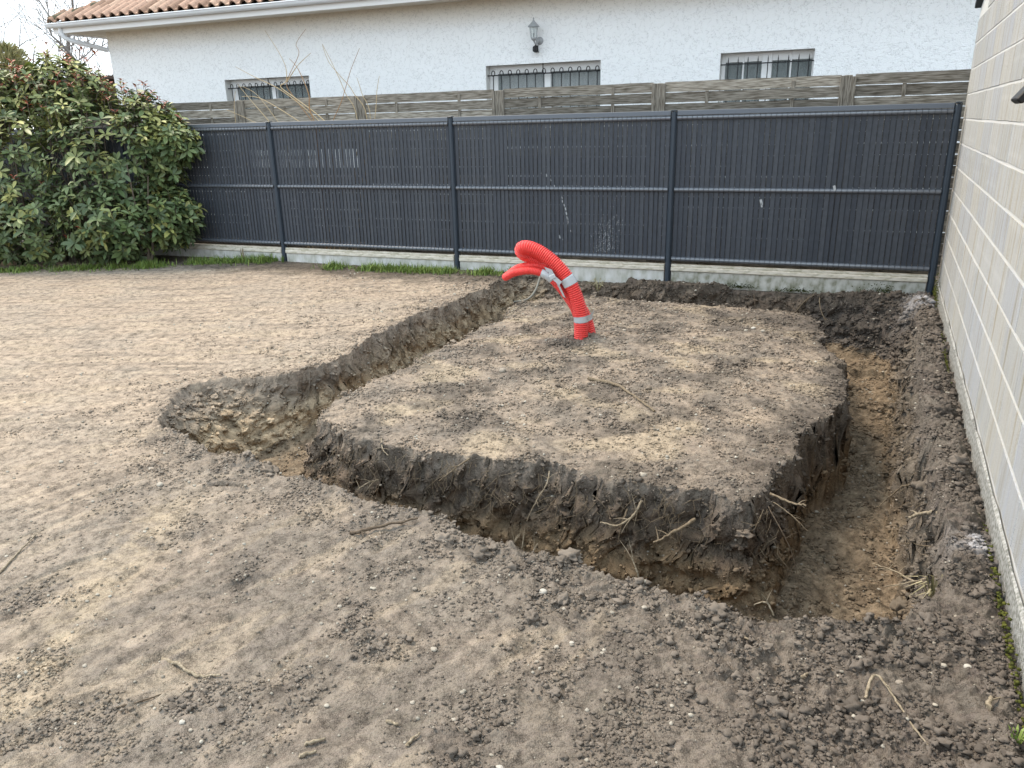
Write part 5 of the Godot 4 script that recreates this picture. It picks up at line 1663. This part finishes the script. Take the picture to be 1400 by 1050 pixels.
func build_pebbles() -> void:
	var shapes := [lump(501, 2, 0.16), lump(502, 2, 0.2), lump(503, 2, 0.13)]
	var pale := [[4.56, 3.55, 0.026, 1], [5.48, 6.39, 0.012, 0], [5.68, 6.65, 0.008, 0], [5.53, 6.63, 0.008, 0], [5.86, 6.24, 0.009, 0], [5.90, 6.20, 0.009, 2], [6.18, 1.92, 0.018, 0], [6.10, 1.83, 0.02, 2], [6.05, 1.94, 0.016, 0], [5.82, 6.04, 0.008, 0], [5.84, 4.84, 0.02, 0], [7.10, 5.91, 0.012, 2], [7.03, 5.94, 0.009, 0], [4.94, 6.95, 0.009, 2], [4.98, 6.96, 0.007, 0], [3.63, 5.74, 0.018, 0], [4.0, 5.64, 0.017, 2], [4.25, 6.84, 0.008, 0], [4.44, 6.86, 0.008, 0], [5.88, 6.78, 0.010, 2], [6.09, 5.95, 0.010, 0], [6.34, 5.98, 0.012, 1], [6.78, 6.17, 0.008, 0], [6.61, 5.97, 0.008, 0], [6.18, 5.96, 0.014, 1], [5.25, 6.1, 0.010, 1], [5.05, 6.3, 0.009, 0], [4.2, 6.2, 0.010, 0], [6.9, 6.05, 0.012, 1], [6.3, 6.3, 0.008, 0], [6.86, 5.2, 0.022, 2], [6.98, 4.9, 0.016, 1], [6.95, 4.2, 0.012, 0], [6.92, 3.3, 0.012, 2], [5.1, 2.2, 0.015, 0], [5.6, 3.0, 0.014, 0], [5.9, 4.2, 0.015, 0], [4.4, 3.9, 0.016, 1], [5.0, 4.3, 0.015, 0], [3.45, 5.62, 0.014, 0], [2.9, 5.7, 0.013, 0], [5.72, 5.98, 0.016, 2]]
	for p in pale:
		var o := inst("pebble", shapes[rng.randi() % 3], M.pebble[p[3]])
		var s: float = p[2] * 0.85
		o.transform = Transform3D(Basis.from_euler(Vector3(0, rng.randf() * TAU, 0)).scaled(Vector3(s * 1.2, s * 0.75, s)), Vector3(p[0], ground_h(p[0], p[1]) + s * 0.3, p[1]))
		var label := "small pale pebble on the trampled earth in the middle foreground"
		var group := "pebbles in the middle foreground"
		if p[1] < 4.95 and p[0] < 6.6 and p[0] > 4.0: label = "small pale pebble lying on top of the earth block"; group = "pebbles on the earth block"
		elif p[1] < 5.4 and p[0] > 6.8: label = "small pebble on the floor of the right trench"; group = "pebbles on the trench floor"
		elif p[0] < 4.1: label = "small pebble on the smooth earth by the left trench corner"; group = "pebbles by the left trench corner"
		elif p[0] < 5.1: label = "small pebble near the pale stick in the left foreground"; group = "pebbles in the left foreground"
		elif p[0] > 6.7: label = "small pebble on the dark clods in the right foreground"; group = "pebbles in the right foreground"
		elif p[1] < 6.0: label = "small pebble on the front lip of the trench"; group = "pebbles on the front lip"
		if p[0] == 4.56: label = "large rounded grey stone on the block left of the red conduits"; group = ""
		elif p[1] < 1.95 and p[0] > 6.0: label = "whitish pebble in the dark corner at the back right of the block"; group = "three whitish pebbles at the back of the block"
		elif p[0] == 6.86: label = "largest pale stone on the trench floor near the viewer"; group = ""
		elif p[0] == 3.63: label = "flat pale stone left of the dent by the left trench corner"; group = ""
		tag(o, label, "pebble", group)

func _ready() -> void:
	rng.seed = 20240
	var cam := Camera3D.new()
	put(cam, "camera", self)
	cam.transform = Transform3D(Basis(Vector3(0.9291, -0.0232, -0.3691), Vector3(-0.0990, 0.9460, -0.3087), Vector3(0.3563, 0.3233, 0.8767)).orthonormalized(), Vector3(6.5403, 1.6553, 8.2514))
	cam.fov = 53.397
	cam.near = 0.05
	cam.far = 400.0
	var we := WorldEnvironment.new()
	put(we, "surroundings", self)
	var env := Environment.new()
	we.environment = env
	env.background_mode = Environment.BG_SKY
	var sky := Sky.new()
	var sm := ProceduralSkyMaterial.new()
	sm.sky_top_color = Color(0.74, 0.82, 0.88)
	sm.sky_horizon_color = Color(0.91, 0.935, 0.95)
	sm.sky_curve = 0.18
	sm.ground_bottom_color = Color(0.42, 0.38, 0.33)
	sm.ground_horizon_color = Color(0.80, 0.83, 0.85)
	sm.sun_angle_max = 40.0
	sm.sun_curve = 0.12
	sm.sky_energy_multiplier = 0.98
	var cw := 1024
	var chh := 512
	var cn := noise(61, 2.2, FastNoiseLite.TYPE_SIMPLEX_SMOOTH, 5)
	var cim := Image.create(cw, chh, false, Image.FORMAT_RGBA8)
	for j in chh / 2 + 2:
		var up := PI / 2 - PI * (j + 0.5) / chh
		for i in cw:
			var a := TAU * i / cw
			var d := Vector3(cos(a) * cos(up), sin(up) * 1.8, sin(a) * cos(up))
			var q := smoothstep(-0.15, 0.4, cn.get_noise_3dv(d))
			cim.set_pixel(i, j, Color(1, 1, 1, 0.30 * q))
	sm.sky_cover = ImageTexture.create_from_image(cim)
	sky.sky_material = sm
	env.sky = sky
	env.tonemap_mode = Environment.TONE_MAPPER_LINEAR
	env.tonemap_exposure = 2.8
	env.sdfgi_enabled = true
	env.ssao_enabled = true
	env.ssil_enabled = true
	var sun := DirectionalLight3D.new()
	put(sun, "sun", self)
	sun.look_at_from_position(Vector3(-6.0, 9.0, -1.0), Vector3(0, 0, 0))
	sun.light_color = Color(1.0, 0.94, 0.86)
	sun.light_energy = 0.5
	sun.light_angular_distance = 24.0
	sun.shadow_enabled = true

	make_materials()
	prepare_ground()
	build_ground()
	build_block_wall()
	build_house()
	build_wooden_fence()
	build_metal_fence()
	build_far_plants()
	build_photinia()
	build_wall_lantern()
	build_conduits()
	build_roots()
	build_pebbles()
	build_moss_and_dirt()
	build_grass()
	scatter_soil()
